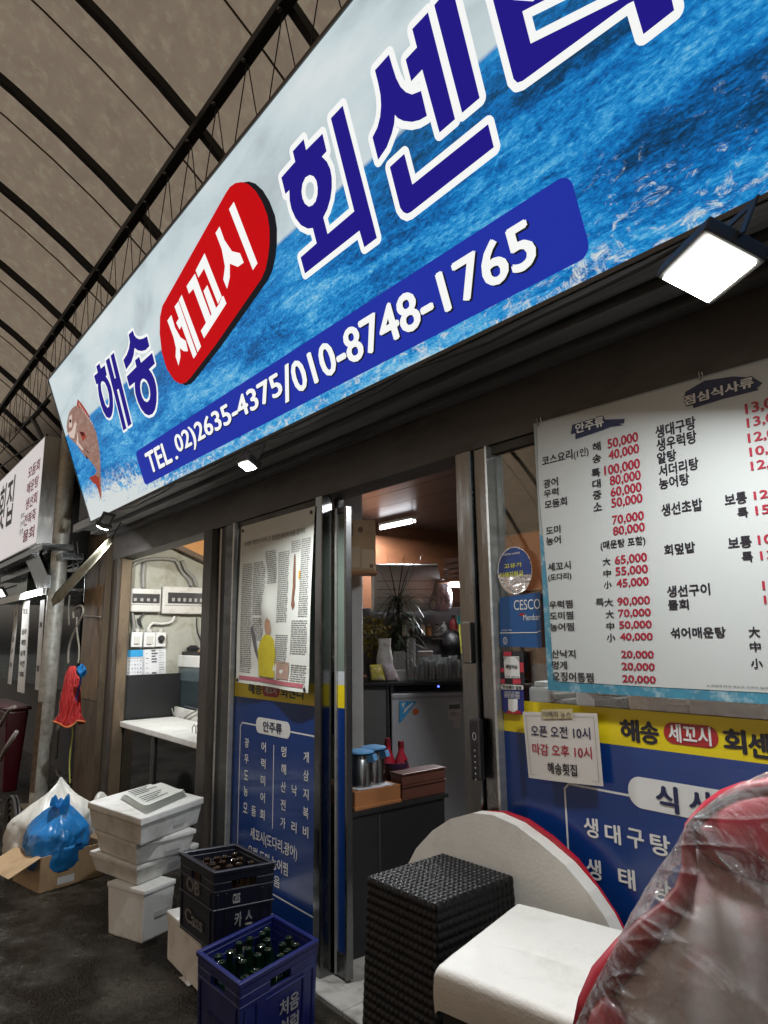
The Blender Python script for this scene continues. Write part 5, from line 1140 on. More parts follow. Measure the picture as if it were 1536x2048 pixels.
t = thing('clutter_box', 'flattened brown and black packages piled on the raised tank lid', 'packages', (-4.6, .7, zt)); 
build('brown_pack', MB().rbox(AY(395, 1305, .6).x, -3.8, .6, .85, zt + .001, zt + .045, .006), card, t); build('black_pack', MB().rbox(AY(365, 1305, .6).x, AY(402, 1305, .6).x, .58, .80, zt + .001, zt + .03, .008), black, t)
build('black_lump', MB().lathe([(.0, 0), (.05, .005), (.055, .03), (.03, .05), (0, .052)], (AY(377, 1300, .62).x, .66, zt + .03), 14), black, t)
# warm planked loft and its lamp
pine = mat('warm pine boards', (.55, .27, .09), .45, var=.25, vs=3, stretch=(.7, 1, 9), dirt=(.30, .11, .03), ds=2)
t = thing('loft_boards', 'warm lit pine boarding sloping high on the side wall behind the left posts', 'wood panel', WL.M @ Vector((*WL.at(400, 1120), 0)), WL.rot)
WB = Panel((-5.555, 0, 0), (R(90), 0, R(90)))
P_ = [WB.at(*q_) for q_ in ((322, 1082), (345, 1071), (425, 1044), (475, 1040), (475, 1152), (440, 1136), (412, 1121), (388, 1110), (355, 1094))]
g = MB().prism(P_, .0, .10); g.v = [WL.M @ v for v in g.v]; build('boards', g, pine, t)
Q_ = P_[4:] + P_[:1]; g = MB()
for a_, b2_ in zip(Q_, Q_[1:]): g.bar(WL.M @ Vector((*a_, .10)), WL.M @ Vector((*b2_, .10)), .05, .04, (0, 0, 1))
build('lower_rail', g, mat('dark rail wood', (.10, .065, .04), .5, var=.3), t)
for k in range(1, 4):
    y_ = P_[4][1] + (P_[3][1] - P_[4][1]) * k / 4; x_ = P_[0][0] + (P_[4][0] - P_[0][0]) * (.9 - .16 * k)
    g = MB().box(x_, P_[3][0] - .01, y_ - .003, y_ + .003, .1002, .1015); g.v = [WL.M @ v for v in g.v]; build('board_gap', g, mat('board gap', (.16, .07, .02), .6), t)
p = AY(447, 1062, .42)
t = thing('bulb_lamp', 'small bright round lamp seen between the two left posts', 'lamp', p)
build('bulb', MB().lathe([(0, -.028), (.02, -.02), (.028, 0), (.02, .02), (.012, .03), (.012, .05)], p, 12), glow('warm bulb', (1, .93, .8), 14), t, smooth=True)
build('holder', MB().lathe([(.016, .05), (.018, .055), (.018, .10), (.004, .11), (.004, 2.445 - p.z)], p, 10), black, t)
l = area('bulb_light', p + Vector((0, .0, -.05)), p + Vector((-.8, .25, -.45)), 11, .06, col=(1, .94, .82), parent=t)

# ------------------------------------------------------------------ doorway: counter, fridge and what stands there
XC = -2.62
t = thing('serving_counter', 'black counter cabinet just inside the doorway', 'counter', (-2.85, .5, 0))
zc = AX(712, 1623, XC).z
build('cabinet', MB().rbox(-3.1, XC, .16, .74, .022, zc - .022, .004), black, t); build('top', MB().rbox(-3.1, XC + .01, .15, .76, zc - .021, zc, .003), mat('black top', (.02, .02, .02), .3), t)
build('panel_gap', MB().box(XC + .0005, XC + .002, .32, .325, .05, zc - .03), mat('edge grey', (.07, .07, .07), .4), t)
def boxc(label, pa, pb, ytop, ybot, M, depth=.3, nm='wooden_box'):
    a = AX(pa, ybot, XC); b_ = AX(pb, ybot, XC); top = AX(pa, ytop, XC).z
    return a.y, b_.y, a.z, top
wood1 = mat('orange wood', (.36, .15, .055), .45, var=.3, vs=4, stretch=(5, .7, 5)); wood2 = mat('dark red wood', (.11, .04, .026), .4, var=.35, vs=4, stretch=(5, .7, 5))
y0 = AX(711, 1621, XC).y; y1 = AX(804, 1603, XC).y; y2 = AX(891, 1589, XC).y; zz1 = AX(711, 1585, XC).z
t = thing('wooden_box', 'light orange wooden tray box on the counter under the steel flasks', 'wooden box', (XC - .15, y0, zc), group='wooden boxes on the counter')
build('body', MB().rbox(XC - .32, XC - .004, y0, y1 - .004, zc + .001, zz1, .004), wood1, t); build('base_lip', MB().rbox(XC - .32, XC + .004, y0 - .006, y1 - .004, zc + .0005, zc + .016, .003), wood1, t)
zm = AX(806, 1573, XC).z; zt2 = AX(806, 1548, XC).z
w2 = AY(806, 1560, y1).x - AY(783, 1560, y1).x
for lab, za, zb_ in (('lower dark wooden box at the back of the counter', zc + .001, zm), ('upper dark wooden box at the back of the counter', zm + .001, zt2)):
    t = thing('wooden_box', lab, 'wooden box', (XC - .15, y1, za), group='wooden boxes on the counter')
    build('body', MB().rbox(XC - w2, XC, y1 + .002, y2, za, zb_ - .008, .004), wood2, t); build('lid', MB().rbox(XC - w2 - .005, XC + .006, y1, y2 + .005, zb_ - .0075, zb_, .003), wood2, t)
skyb = mat('sky blue plastic', (.12, .32, .58), .4)
brushed = mat('brushed steel', (.40, .42, .42), .22, 1, var=.25, vs=4, stretch=(6, 6, .5))
for lab, px_, ytop, yb_, r in (('front steel flask with a sky blue lid on the orange box', 722, 1498, 1582, .058), ('second steel flask with a sky blue lid behind the front one', 748, 1490, 1577, .055)):
    b_ = AX(px_, yb_, XC - .09 if px_ < 735 else XC - .10); b_.z = zz1 + .001; tp = AX(px_, ytop, b_.x).z; h = tp - b_.z
    t = thing('steel_flask', lab, 'flask', b_, group='steel flasks on the counter')
    build('body', MB().lathe([(r, 0), (r, h * .74), (r * .96, h * .76), (r * .96, h * .78), (r, h * .79), (r, h * .86), (r * .9, h * .88), (0, h * .88)], b_, 24), brushed, t, smooth=40)
    build('lid', MB().lathe([(r * .9, h * .885), (r * 1.12, h * .92), (r * 1.1, h * .96), (r * .5, h), (0, h * 1.01)], b_, 20), skyb, t, smooth=40)
    build('spout', MB().bar(b_ + Vector((r * .8, .01, h * .74)), b_ + Vector((r * 1.5, .02, h * .83)), .03, .03), skyb, t)
    build('handle', MB().tube([b_ + Vector((-r * .9, -.03, h * .85)), b_ + Vector((-r * 1.5, -.06, h * .82)), b_ + Vector((-r * 1.6, -.07, h * .3)), b_ + Vector((-r * .95, -.03, h * .15))], .009, 8), black, t)
redb = mat('red bottle', (.36, .01, .03), .25, coat=.4)
for lab, px_, yt_, dx_ in (('left red sauce bottle with a pump behind the flasks', 776, 1476, .02), ('right red sauce bottle beside the dark wooden boxes', 803, 1482, 0)):
    b_ = AX(px_, 1560, XC - .2); b_.z = (zz1 if px_ < 790 else zt2 - .02) if False else zz1 + .001; h = AX(px_, yt_, b_.x).z - b_.z; b_.z = zc + .001; h = AX(px_, yt_, b_.x).z - b_.z
    t = thing('sauce_bottle', lab, 'bottle', b_, group='red bottles on the counter')
    build('body', MB().lathe([(.036, 0), (.04, .01), (.04, h * .5), (.034, h * .62), (.016, h * .78), (.014, h * .9)], b_, 16), redb, t, smooth=40); build('cap', MB().lathe([(.017, h * .88), (.015, h), (0, h)], b_, 12), mat('dark red cap', (.16, .006, .012), .4), t, smooth=40)
pb = AX(790, 1545, XC - .17); 
t = thing('condiment_tub', 'dark purple plastic tub between the red bottles', 'tub', (pb.x, pb.y, zc + .001)); build('body', MB().lathe([(.05, .001), (.07, .15), (.065, .15), (.045, .01)], (pb.x, pb.y, zc + .001), 16), mat('purple plastic', (.045, .02, .05), .4), t, smooth=40)
t = thing('coaster', 'crumpled white napkin under the steel flasks', 'napkin', (XC - .08, y0 + .2, zz1))
build('cloth', MB().grid(lambda u, v: (XC - .16 + .15 * u, y0 + .03 + (y1 - y0 - .06) * v, zz1 + .0015 + .006 * abs(noise.noise((u * 4, v * 6, 0)))), 14, 24), paperw, t, smooth=True)

# fridge line standing askew behind
F0 = Vector((-3.35, 1.07, 0)); e = Vector((.545, .838, 0)).normalized(); nf = Vector((e.y, -e.x, 0))
def FM(off=0): return Matrix(((e.x, 0, nf.x, F0.x + nf.x * off), (e.y, 0, nf.y, F0.y + nf.y * off), (0, 1, 0, 0), (0, 0, 0, 1)))
FPn = Panel((0, 0, 0), (0, 0, 0)); FPn.loc = F0.copy(); FPn.M = FM(); FPn.I = FPn.M.inverted(); FPn.n = nf
rotf = FPn.M.to_euler()
fa = lambda px_, py_: FPn.at(px_, py_)
xa = fa(783, 1420)[0]; xb = xa + .58; zt_ = fa(800, 1371)[1]; zd = fa(800, 1383)[1]
fr = thing('fridge', 'grey fridge with stickers seen through the doorway', 'fridge', F0 + e * xa, (0, 0, 0)); MTX[fr.name] = Matrix.Translation(F0 + e * xa)
grey = mat('grey fridge enamel', (.44, .45, .47), .4, .2, var=.08, vs=6)
def fbox(nm, x0, x1, z0, z1, d0, d1, M, par, bev=.004): g = MB().rbox(x0, x1, z0, z1, d0, d1, bev); g.v = [FPn.M @ v for v in g.v]; return build(nm, g, M, par)
fbox('body', xa, xb, .02, zt_ - .001, -.55, -.045, grey, fr); fdo = fbox('door', xa, xb, .08, zd - .012, -.043, 0, grey, fr, .008)
fbox('control_strip', xa + .02, xb - .005, zd - .004, zt_ - .003, -.043, -.004, mat('black glossy strip', (.006, .006, .01), .15), fr)
fbox('handle_groove', xa + .01, xb - .01, zd - .045, zd - .030, .0005, .006, mat('light grey trim', (.30, .30, .31), .4), fdo, .002)
fl = fa(877, 1373); fbox('status_light', fl[0] - .006, fl[0] + .006, fl[1] - .005, fl[1] + .005, -.0035, -.001, glow('blue led', (.1, .15, 1), 4), fr, .001)
def fpoly(nm, L, M, par, z=.002, off=0): g = MB().poly([fa(*p) for p in L], z=z); g.v = [FPn.M @ v for v in g.v]; return build(nm, g, M, par)
fz = lambda x, y: (660 + x / 4.389, 1350 + y / 4.389)
t1 = fpoly('blue_sticker', [fz(610, 230), fz(765, 228), fz(620, 415), fz(608, 420)], mat('sticker cyan', (.05, .32, .62), .4, var=.4, vs=30), fdo, .0075); fpoly('pale_print', [fz(625, 250), fz(660, 240), fz(640, 290)], whv, t1, .009); fpoly('pale_print', [fz(650, 300), fz(720, 240), fz(730, 250), fz(640, 340)], whv, t1, .009)
fpoly('orange_magnet', [fz(752 + 26 * math.cos(a * .6283), 320 + 28 * math.sin(a * .6283)) for a in range(10)], mat('orange', (.50, .10, .02), .5), fdo, .006)
t1 = fpoly('paper_note', [fz(1035, 300), fz(1040, 245), fz(1095, 225), fz(1140, 245), fz(1148, 300), fz(1140, 405), fz(1145, 460), fz(1085, 460), fz(1090, 400), fz(1038, 390)], mat('pinkish note', (.62, .56, .55), .7), fdo, .004); fpoly('grey_heading', [fz(1045, 260), fz(1138, 255), fz(1140, 295), fz(1042, 300)], mat('grey band', (.15, .15, .15), .7), t1, .0055)
g = MB(); a = fa(*fz(1055, 360)); b_ = fa(*fz(1130, 325)); text(g, '냉장고', a[0], a[1], b_[0], b_[1], .0055, .0); a = fa(*fz(1155, 262)); b_ = fa(*fz(1245, 235)); g.v = [FPn.M @ v for v in g.v]; build('note_writing', g, inkb, t1)
sd = thing('side_cabinet', 'dark grey cabinet panel between the white pillar and fridge', 'cabinet', F0 + e * (xa - .28), (0, 0, 0))
fbox('body', xa - .34, xa - .012, .02, zt_ - .001, -.5, -.02, mat('dark grey panel', (.10, .10, .095), .5), sd, .004); fbox('door_edge', xa - .03, xa - .016, .05, zt_ - .01, -.0195, -.014, black, sd, .001)
top_ = thing('counter_slab', 'black shelf slab over the fridge loaded with glasses', 'shelf', F0, (0, 0, 0))
fbox('slab', xa - .34, xb + .3, zt_, zt_ + .022, -.6, .02, mat('black slab', (.012, .012, .013), .3), top_, .004)
zs = zt_ + .023
def onslab(px_, py_, d=-.15):  # a spot on the slab on the sight line to (px,py), d behind the fridge front
    p = hit(px_, py_, F0 + nf * d, nf); return Vector((p.x, p.y, zs))
clear = film('clear glass', (.86, .88, .88), .20, .04, white=.13)
def glass_at(px_, h, r, d, stack=1, label='clear drinking glass on the black slab', grp='drinking glasses on the slab'):
    b_ = onslab(px_, 1350, d); t = thing('drinking_glass', label, 'glass', b_, group=grp)
    prof = []
    if stack == 1: prof = [(r * .8, 0), (r, h), (r * .93, h), (r * .74, .008), (0, .008)]
    else:
        for k in range(stack): z = h / stack * k; prof += [(r * .84, z), (r, z + h / stack * .92), (r * .86, z + h / stack * .96)]
    build('glass', MB().lathe(prof, b_, 14), clear, t, smooth=45); return t
glass_at(823, .27, .032, -.12, 9, 'tall stack of nested glasses on the black slab', 'glass stacks on the slab')
for k in range(26):
    px_ = 842 + (k % 13) * 8 + rnd.uniform(-2, 2); glass_at(px_, rnd.uniform(.09, .16), rnd.uniform(.026, .034), -.06 - .09 * (k // 13) - rnd.uniform(0, .04), label='clear drinking glass in the crowd of glasses on the slab')
def sbox(name, label, cat, x0, x1, y0, y1, d, M, dep=.06, rz=0, grp=None, extra=None):
    a = hit(x0, y1, F0 + nf * d, nf); b_ = hit(x1, y1, F0 + nf * d, nf); tp = hit((x0 + x1) / 2, y0, F0 + nf * d, nf)
    t = thing(name, label, cat, Vector((a.x, a.y, zs)), (0, 0, 0), grp); g = MB().rbox(0, (b_ - a).length, 0, tp.z - zs, -dep, 0, .006)
    mm = Matrix(((e.x, 0, nf.x, a.x), (e.y, 0, nf.y, a.y), (0, 1, 0, zs), (0, 0, 0, 1))); g.v = [mm @ v for v in g.v]; build('body', g, M, t); return t, mm, (b_ - a).length, tp.z - zs
packy = mat('yellow packet', (.50, .42, .06), .35, var=.4, vs=25, bump=.4, bs=40, dirt=(.5, .45, .4), ds=14); packw = mat('pale packet', (.46, .42, .44), .35, var=.3, vs=25, bump=.4, bs=40, dirt=(.35, .14, .13), ds=16)
def packet(label, q_, M, d):
    P_ = [hit(*p, F0 + nf * d, nf) for p in q_]; mz_ = min(p.z for p in P_); P_ = [p + Vector((0, 0, zs - mz_ + .001)) if False else p for p in P_]
    t = thing('snack_packet', label, 'packet', P_[0], group='packets at the slab edge')
    def fn(u, v):
        vv = v if v <= .5 else 1 - v; r = 2 * vv; c_ = sum(P_, Vector()) / 4; i = u * 4; a = P_[int(i) % 4].lerp(P_[(int(i) + 1) % 4], i - int(i)); p = c_ + (a - c_) * r
        return p + nf * ((1 if v <= .5 else -1) * .022 * (1 - r ** 2) ** .6 + .003 * noise.noise(p * 40))
    build('pouch', MB().grid(fn, 24, 16), M, t, smooth=True)
packet('yellow crinkled packet leaning at the slab edge', [(739, 1330), (762, 1328), (772, 1362), (742, 1362)], packy, .0)
packet('pale pinkish packet leaning beside the yellow one', [(764, 1327), (784, 1324), (799, 1361), (774, 1363)], packw, .005)
b_ = onslab(770, 1350, -.12); t = thing('vase', 'mottled white vase behind the packets', 'vase', b_); hv = hit(770, 1277, F0 + nf * -.12, nf).z - zs
build('body', MB().lathe([(.035, 0), (.052, .03), (.055, hv * .5), (.04, hv * .8), (.045, hv), (.038, hv), (.033, hv * .8)], b_, 18), mat('mottled glaze', (.50, .49, .46), .35, var=.2, vs=40, dirt=(.2, .18, .16), ds=25), t, smooth=40)
for lab, x0, x1, yt_, d, M in (('white carton at the back of the slab by the vase', 788, 812, 1303, -.2, paperw), ('small white box in front of the glass stack', 792, 813, 1340, -.06, whv), ('pale grey box behind the glasses', 838, 868, 1302, -.3, plast)):
    sbox('small_box', lab, 'box', x0, x1, yt_, 1360, d, M, grp='small boxes on the slab')
# plants
leafd = mat('dark green leaf', (.022, .045, .020), .45, var=.5, vs=12); leafy = mat('yellow green leaf', (.20, .16, .015), .5, var=.5, vs=14)
def blade(mb, base, d, ln, w, droop):
    pts = []; p = Vector(base); d = Vector(d).normalized(); side = d.cross(Vector((0, 0, 1)));
    side = side.normalized() if side.length > .01 else Vector((1, 0, 0)); k0 = len(mb.v)
    for i in range(7):
        s_ = i / 6; ww = w * math.sin(math.pi * min(1, .12 + s_ * .88)) ; mb.v += [p + side * ww, p - side * ww]
        d = (d + Vector((0, 0, -droop / 6))).normalized(); p = p + d * ln / 6
    mb.f += [(k0 + 2 * i, k0 + 2 * i + 1, k0 + 2 * i + 3, k0 + 2 * i + 2) for i in range(6)]
b_ = onslab(797, 1350, -.32); t = thing('potted_palm', 'dark green palm like plant with long drooping leaves above the slab', 'potted plant', b_)
build('pot', MB().lathe([(.05, 0), (.075, .12), (.08, .13), (.07, .13), (.06, .02)], b_, 16), mat('dark pot', (.05, .04, .035), .5), t, smooth=40)
build('stem', MB().tube([b_ + Vector((0, 0, .1)), b_ + Vector((.01, 0, .3)), b_ + Vector((.0, .01, .52))], [.014, .012, .008], 8), mat('stem', (.06, .05, .02), .7), t)
g = MB(); rl = random.Random(5)
for k in range(230):
    th = rl.uniform(0, 6.28); zz = rl.uniform(.16, .56); bs_ = b_ + Vector((0, 0, zz)); blade(g, bs_, (math.cos(th), math.sin(th), rl.uniform(.1, 1.2)), rl.uniform(.14, .30), rl.uniform(.003, .007), rl.uniform(.9, 2.4))
for k in range(10):
    th = rl.uniform(0, 6.28); blade(g, b_ + Vector((0, 0, .5)), (math.cos(th), math.sin(th), rl.uniform(1.2, 3)), rl.uniform(.3, .5), .004, rl.uniform(.1, .5))
build('foliage', g, leafd, t)
b_ = onslab(747, 1350, -.22); t = thing('potted_shrub', 'bushy yellow green plant beside the white pillar', 'potted plant', b_)
build('pot', MB().lathe([(.04, 0), (.06, .10), (.065, .11), (.055, .11), (.045, .02)], b_, 14), mat('dark pot', (.05, .04, .035), .5), t, smooth=40)
build('stem', MB().tube([b_ + Vector((0, 0, .08)), b_ + Vector((.0, .01, .22)), b_ + Vector((.01, .0, .36))], [.01, .008, .005], 7), mat('stem', (.06, .05, .02), .7), t)
g = MB()
for k in range(420):
    d = Vector((rl.gauss(0, 1), rl.gauss(0, 1), rl.gauss(0, 1))).normalized() * rl.uniform(.3, 1) ** .5; c_ = b_ + Vector((d.x * .12, d.y * .12, .30 + d.z * .14)) + Vector((noise.noise(d * 2) * .04, 0, 0))
    blade(g, c_, (rl.gauss(0, 1), rl.gauss(0, 1), rl.gauss(.3, .8)), rl.uniform(.025, .045), rl.uniform(.007, .012), .6)
build('foliage', g, leafy, t)
# things hung behind the slab
def hung(d=-.5): return F0 + nf * d
def hp(px_, py_, d=-.5): return hit(px_, py_, hung(d), nf)
wallp = thing('kitchen_partition', 'dark kitchen partition behind the slab', 'partition', F0 + nf * -.75 + e * .2, (0, 0, 0)); fbox('board', xa - .3, xb + .55, zt_ + .03, 1.62, -.78, -.74, mat('dark partition', (.09, .085, .088), .5, var=.3, vs=3), wallp, .004); fbox('rail', xa - .3, xb + .55, 1.40, 1.412, -.739, -.72, gcab, wallp, .002)
c_ = hp(905, 1286, -.6); t = thing('wok', 'round black pan hanging behind the glasses beside a yellow cloth', 'pan', c_ + Vector((0, 0, -.1)))
mp_ = Matrix(((e.x, 0, nf.x, c_.x), (e.y, 0, nf.y, c_.y), (0, 1, 0, c_.z), (0, 0, 0, 1)))
g = MB().lathe([(.092, -.03), (.095, -.028), (.07, .01), (.03, .035), (0, .04)], (0, 0, 0), 26); g.v = [mp_ @ v for v in g.v]; build('bowl', g, mat('black iron', (.008, .008, .009), .5), t, smooth=True)
g = MB().tube([(.094 * math.cos(R(a)), .094 * math.sin(R(a)), -.03) for a in range(0, 361, 12)], .0035, 6); g.v = [mp_ @ v for v in g.v]; build('rim', g, steel_d, t)
g = MB().tube([(.06, -.07, -.02), (.09, -.14, -.02), (.10, -.19, -.02)], .012, 8); g.v = [mp_ @ v for v in g.v]; build('handle', g, black, t)
def cloth(name, label, q_, M, d, par=None):
    P_ = [hp(*p, d) for p in q_]; t = par or thing(name, label, 'cloth', P_[2])
    def fn(u, v): p = P_[0].lerp(P_[1], u).lerp(P_[3].lerp(P_[2], u), v); return p + nf * (.008 * math.sin(u * 9 + v * 2))
    build('fold', MB().grid(fn, 12, 12), M, t, smooth=True); return t
t = cloth('dish_cloth', 'yellow and teal cleaning cloth hanging by the door jamb', [(917, 1249), (929, 1247), (928, 1310), (921, 1306)], mat('yellow cloth', (.48, .46, .08), .8), -.56); cloth('', '', [(915, 1232), (922, 1230), (930, 1250), (913, 1247)], mat('teal cloth', (.03, .26, .25), .8), -.558, t)
p0 = hp(880, 1198, -.45); bag('plastic_sack', 'crumpled clear sack of oddments hung by the cupboard', (p0.x, p0.y, p0.z - .09), .10, .07, .15, mat('clear sack', (.34, .33, .36), .25, var=.5, vs=14, bump=.6, bs=22, dirt=(.22, .18, .34), ds=9), 1.9, knot=False, cr=.35)
p0 = hp(868, 1213, -.46); g = MB().lathe([(.035, 0), (.04, .01), (.04, .05), (.035, .055), (0, .05)], (0, 0, 0), 16).xf(Matrix.Translation(p0) @ Matrix.Rotation(R(60), 4, 'Y')); solo('tin', g, plast, 'small round white tin beside the hung sack', 'tin', smooth=40)
for k, (a, b_) in enumerate((((858, 1300), (858, 1215)),)): cable('pipe', 'thin dark upright pipe behind the plants', [(858, 1310), (857, 1260), (858, 1215)], .008, mat('grey pipe', (.12, .12, .12), .4, .6), Yp=1.75, cat='pipe')
g = MB(); 
for k in range(4): a = hp(862, 1262 + 5 * k, -.5); b_ = hp(886, 1256 + 7 * k, -.5); g.bar(a, b_, .006, .012)
solo('wire_rack', g, steel_s, 'small steel wire rack with utensils by the dark pipe', 'rack')
# pillar with card box, air conditioner, cupboard
def EP(px_, py_, y): return Panel(AY(px_, py_, y), (0, 0, 0))
def eframe(q0):
    P = Panel(q0, (0, 0, 0)); P.M = Matrix(((e.x, 0, nf.x, q0.x), (e.y, 0, nf.y, q0.y), (0, 1, 0, q0.z), (0, 0, 0, 1))); P.I = P.M.inverted(); P.n = nf; return P
PF = eframe(AY(711, 1300, .80)); a = PF.at(690, 1545); c2 = PF.at(728, 1545); zf_ = -PF.loc.z
t = thing('pillar', 'white plastered pillar just inside the doorway', 'pillar', PF.M @ Vector((a[0], zf_, 0)))
g = MB().rbox(a[0] - .03, c2[0], zf_ + .02, 2.44 - PF.loc.z, -.16, 0, .012); g.v = [PF.M @ v for v in g.v]
build('shaft', g, mat('white plaster', (.46, .46, .44), .75, var=.08, vs=3, bump=.15, bs=70, dirt=(.36, .35, .32), ds=4), t)
CP = eframe(AY(720, 1090, .66)); a = CP.at(664, 1143); c2 = CP.at(752, 1143); z1_ = CP.at(720, 1040)[1]
t = thing('card_carton', 'printed brown carton fixed high on the white pillar', 'carton', CP.M @ Vector((a[0], a[1], 0)))
def cbx(nm, x0, x1, y0_, y1_, d0, d1, M): g = MB().rbox(x0, x1, y0_, y1_, d0, d1, .005); g.v = [CP.M @ v for v in g.v]; return build(nm, g, M, t)
cbx('body', a[0], c2[0], a[1], z1_, -.16, 0, card)
cz = lambda x, y: CP.at(650 + x / 3.84, 900 + y / 3.84)
def cpoly(nm, L, M, z=.0): g = MB().poly([cz(*p) for p in L], z=z + .0012); g.v = [CP.M @ v for v in g.v]; return build(nm, g, M, t)
dk = mat('carton print', (.14, .085, .045), .8); lt = mat('carton pale print', (.46, .35, .23), .8)
cpoly('dark_print', [(165, 560), (215, 562), (215, 660), (165, 655)], dk); cpoly('pale_panel', [(200, 740), (270, 742), (270, 905), (200, 900)], lt); cpoly('pale_panel', [(280, 760), (380, 765), (380, 912), (280, 908)], lt)
cpoly('round_mark', [(272 + 22 * math.cos(a_ * .5236), 612 + 24 * math.sin(a_ * .5236)) for a_ in range(12)], dk); cpoly('square_mark', [(343, 877), (368, 878), (368, 905), (343, 904)], dk, .0008)
cbx('shelf_board', a[0] - .02, c2[0] + .012, a[1] - .014, a[1] - .001, -.17, .012, wood1)
# long white indoor unit
a = hit(745, 1165, (-3.6, 1.75, 0), nf); b_ = hit(872, 1186, (-3.6, 1.75, 0), nf); L_ = (b_ - a).length; zt1 = hit(800, 1128, (-3.6, 1.75, 0), nf).z; zb1 = hit(800, 1222, (-3.6, 1.75, 0), nf).z
t = thing('air_conditioner', 'long white rounded air conditioner behind the palm leaves', 'air conditioner', a)
hh_ = (zt1 - zb1) / 2; prof = [(hh_ * .9 * math.cos(R(k)), hh_ * math.sin(R(k))) for k in range(-90, 91, 12)] + [(-.12, hh_), (-.12, -hh_)]
g = MB().prism(prof, 0, L_); mm = Matrix(((nf.x, 0, e.x, a.x), (nf.y, 0, e.y, a.y), (0, 1, 0, (zt1 + zb1) / 2), (0, 0, 0, 1))); g.v = [mm @ v for v in g.v]; build('case', g, mat('ac white', (.82, .82, .81), .35, var=.04), t, smooth=40)
g = MB()
for k in (-50, -30, -10, 10): g.add([(hh_ * .9 * math.cos(R(k)) + .002, hh_ * math.sin(R(k)), .02), (hh_ * .9 * math.cos(R(k + 2.5)) + .002, hh_ * math.sin(R(k + 2.5)), .02), (hh_ * .9 * math.cos(R(k + 2.5)) + .002, hh_ * math.sin(R(k + 2.5)), L_ - .02), (hh_ * .9 * math.cos(R(k)) + .002, hh_ * math.sin(R(k)), L_ - .02)], [(0, 1, 2, 3)])
g.v = [mm @ v for v in g.v]; build('louvre_line', g, plast, t)
cupw = mat('orange cupboard wood', (.40, .13, .045), .4, var=.25, vs=3, stretch=(1, 1, 5))
p0 = AY(925, 1165, 1.0); zb1 = AY(925, 1200, 1.0).z
t = thing('wall_cupboard', 'orange wooden wall cupboard by the right door jamb', 'cupboard', (p0.x, 1, zb1)); build('case', MB().rbox(p0.x, -1.95, 1.0, 1.45, zb1, 2.44, .004), cupw, t); build('door_leaf', MB().rbox(p0.x + .02, -1.96, .982, .999, zb1 + .02, 2.40, .003), cupw, t)
p0 = AY(905, 1214, 1.3); t = thing('wall_shelf_box', 'lower orange wooden shelf box beneath the lit tube', 'shelf', p0); build('case', MB().rbox(p0.x, -2.3, 1.3, 1.6, p0.z, AY(905, 1178, 1.3).z, .004), cupw, t); build('back_strip', MB().box(p0.x + .004, -2.31, 1.298, 1.2995, p0.z + .004, p0.z + .03), mat('cup edge', (.2, .06, .02), .5), t)
p0 = AY(886, 1160, 1.45); p1 = AY(922, 1160, 1.45); zt1 = AY(900, 1116, 1.45).z
t = thing('napkin_pack', 'bundle of pinkish wrapped napkin packs above the lit tube', 'napkin packs', p0)
for k in range(4): zz = p0.z + (zt1 - p0.z) * k / 4; build('pack', MB().rbox(p0.x + .01 * (k % 2), p1.x, 1.45, 1.56, zz + .001, zz + (zt1 - p0.z) / 4 - .001, .008), mat('pink wrap', (.40, .24, .20), .3, var=.35, vs=20, bump=.4, bs=30), t)
build('board', MB().box(p0.x - .05, p1.x + .2, 1.44, 1.6, p0.z - .02, p0.z - .001), cupw, t)
p0 = AY(700, 1100, 1.9)
tube_g = glow('lit tube', (.93, .94, 1), 9)
def tubelamp(label, pa, pb, z, power):
    a = AZ(*pa, z); b_ = AZ(*pb, z); c_ = (a + b_) / 2; t = thing('tube_lamp', label, 'tube lamp', c_, group='lit tube lamps inside the shop')
    build('tube', MB().tube([a, b_], .017, 10), tube_g, t); build('tray', MB().bar(a + Vector((0, 0, .03)), b_ + Vector((0, 0, .03)), .06, .02), plast, t)
    for p in (a, b_): build('end_cap', MB().tube([p - (b_ - a).normalized() * .02, p], .019, 10), plast, t)
    build('hanger', MB().tube([c_ + Vector((0, 0, .04)), Vector((c_.x, c_.y, 2.449))], .006, 6), plast, t)
    l = area('tube_light', c_ + Vector((0, 0, -.04)), c_ + Vector((0, 0, -1)), power, (b_ - a).length, .05, (.95, .96, 1)); d = b_ - a
    l.rotation_euler = (0, 0, math.atan2(d.y, d.x)); l.parent = t; l.matrix_parent_inverse = MTX[t.name].inverted()
    return t
tubelamp('bright tube lamp on the boarded ceiling near the printed carton', (762, 1056), (829, 1042), 2.38, 42)
p0 = AY(870, 1167, 1.75)
def tubelamp2():
    a = AY(870, 1166, 1.7); b_ = AY(924, 1169, 1.62); t = thing('tube_lamp', 'short bright tube lamp below the pinkish napkin packs', 'tube lamp', (a + b_) / 2, group='lit tube lamps inside the shop')
    build('tube', MB().tube([a, b_], .021, 10), tube_g, t); build('tray', MB().bar(a + Vector((0, .03, .02)), b_ + Vector((0, .03, .02)), .05, .02), plast, t)
    l = area('tube_light', (a + b_) / 2 + Vector((0, -.03, -.03)), (a + b_) / 2 + Vector((.5, -.8, -.7)), 42, .3, .05, (.95, .96, 1)); l.parent = t; l.matrix_parent_inverse = MTX[t.name].inverted()
tubelamp2()
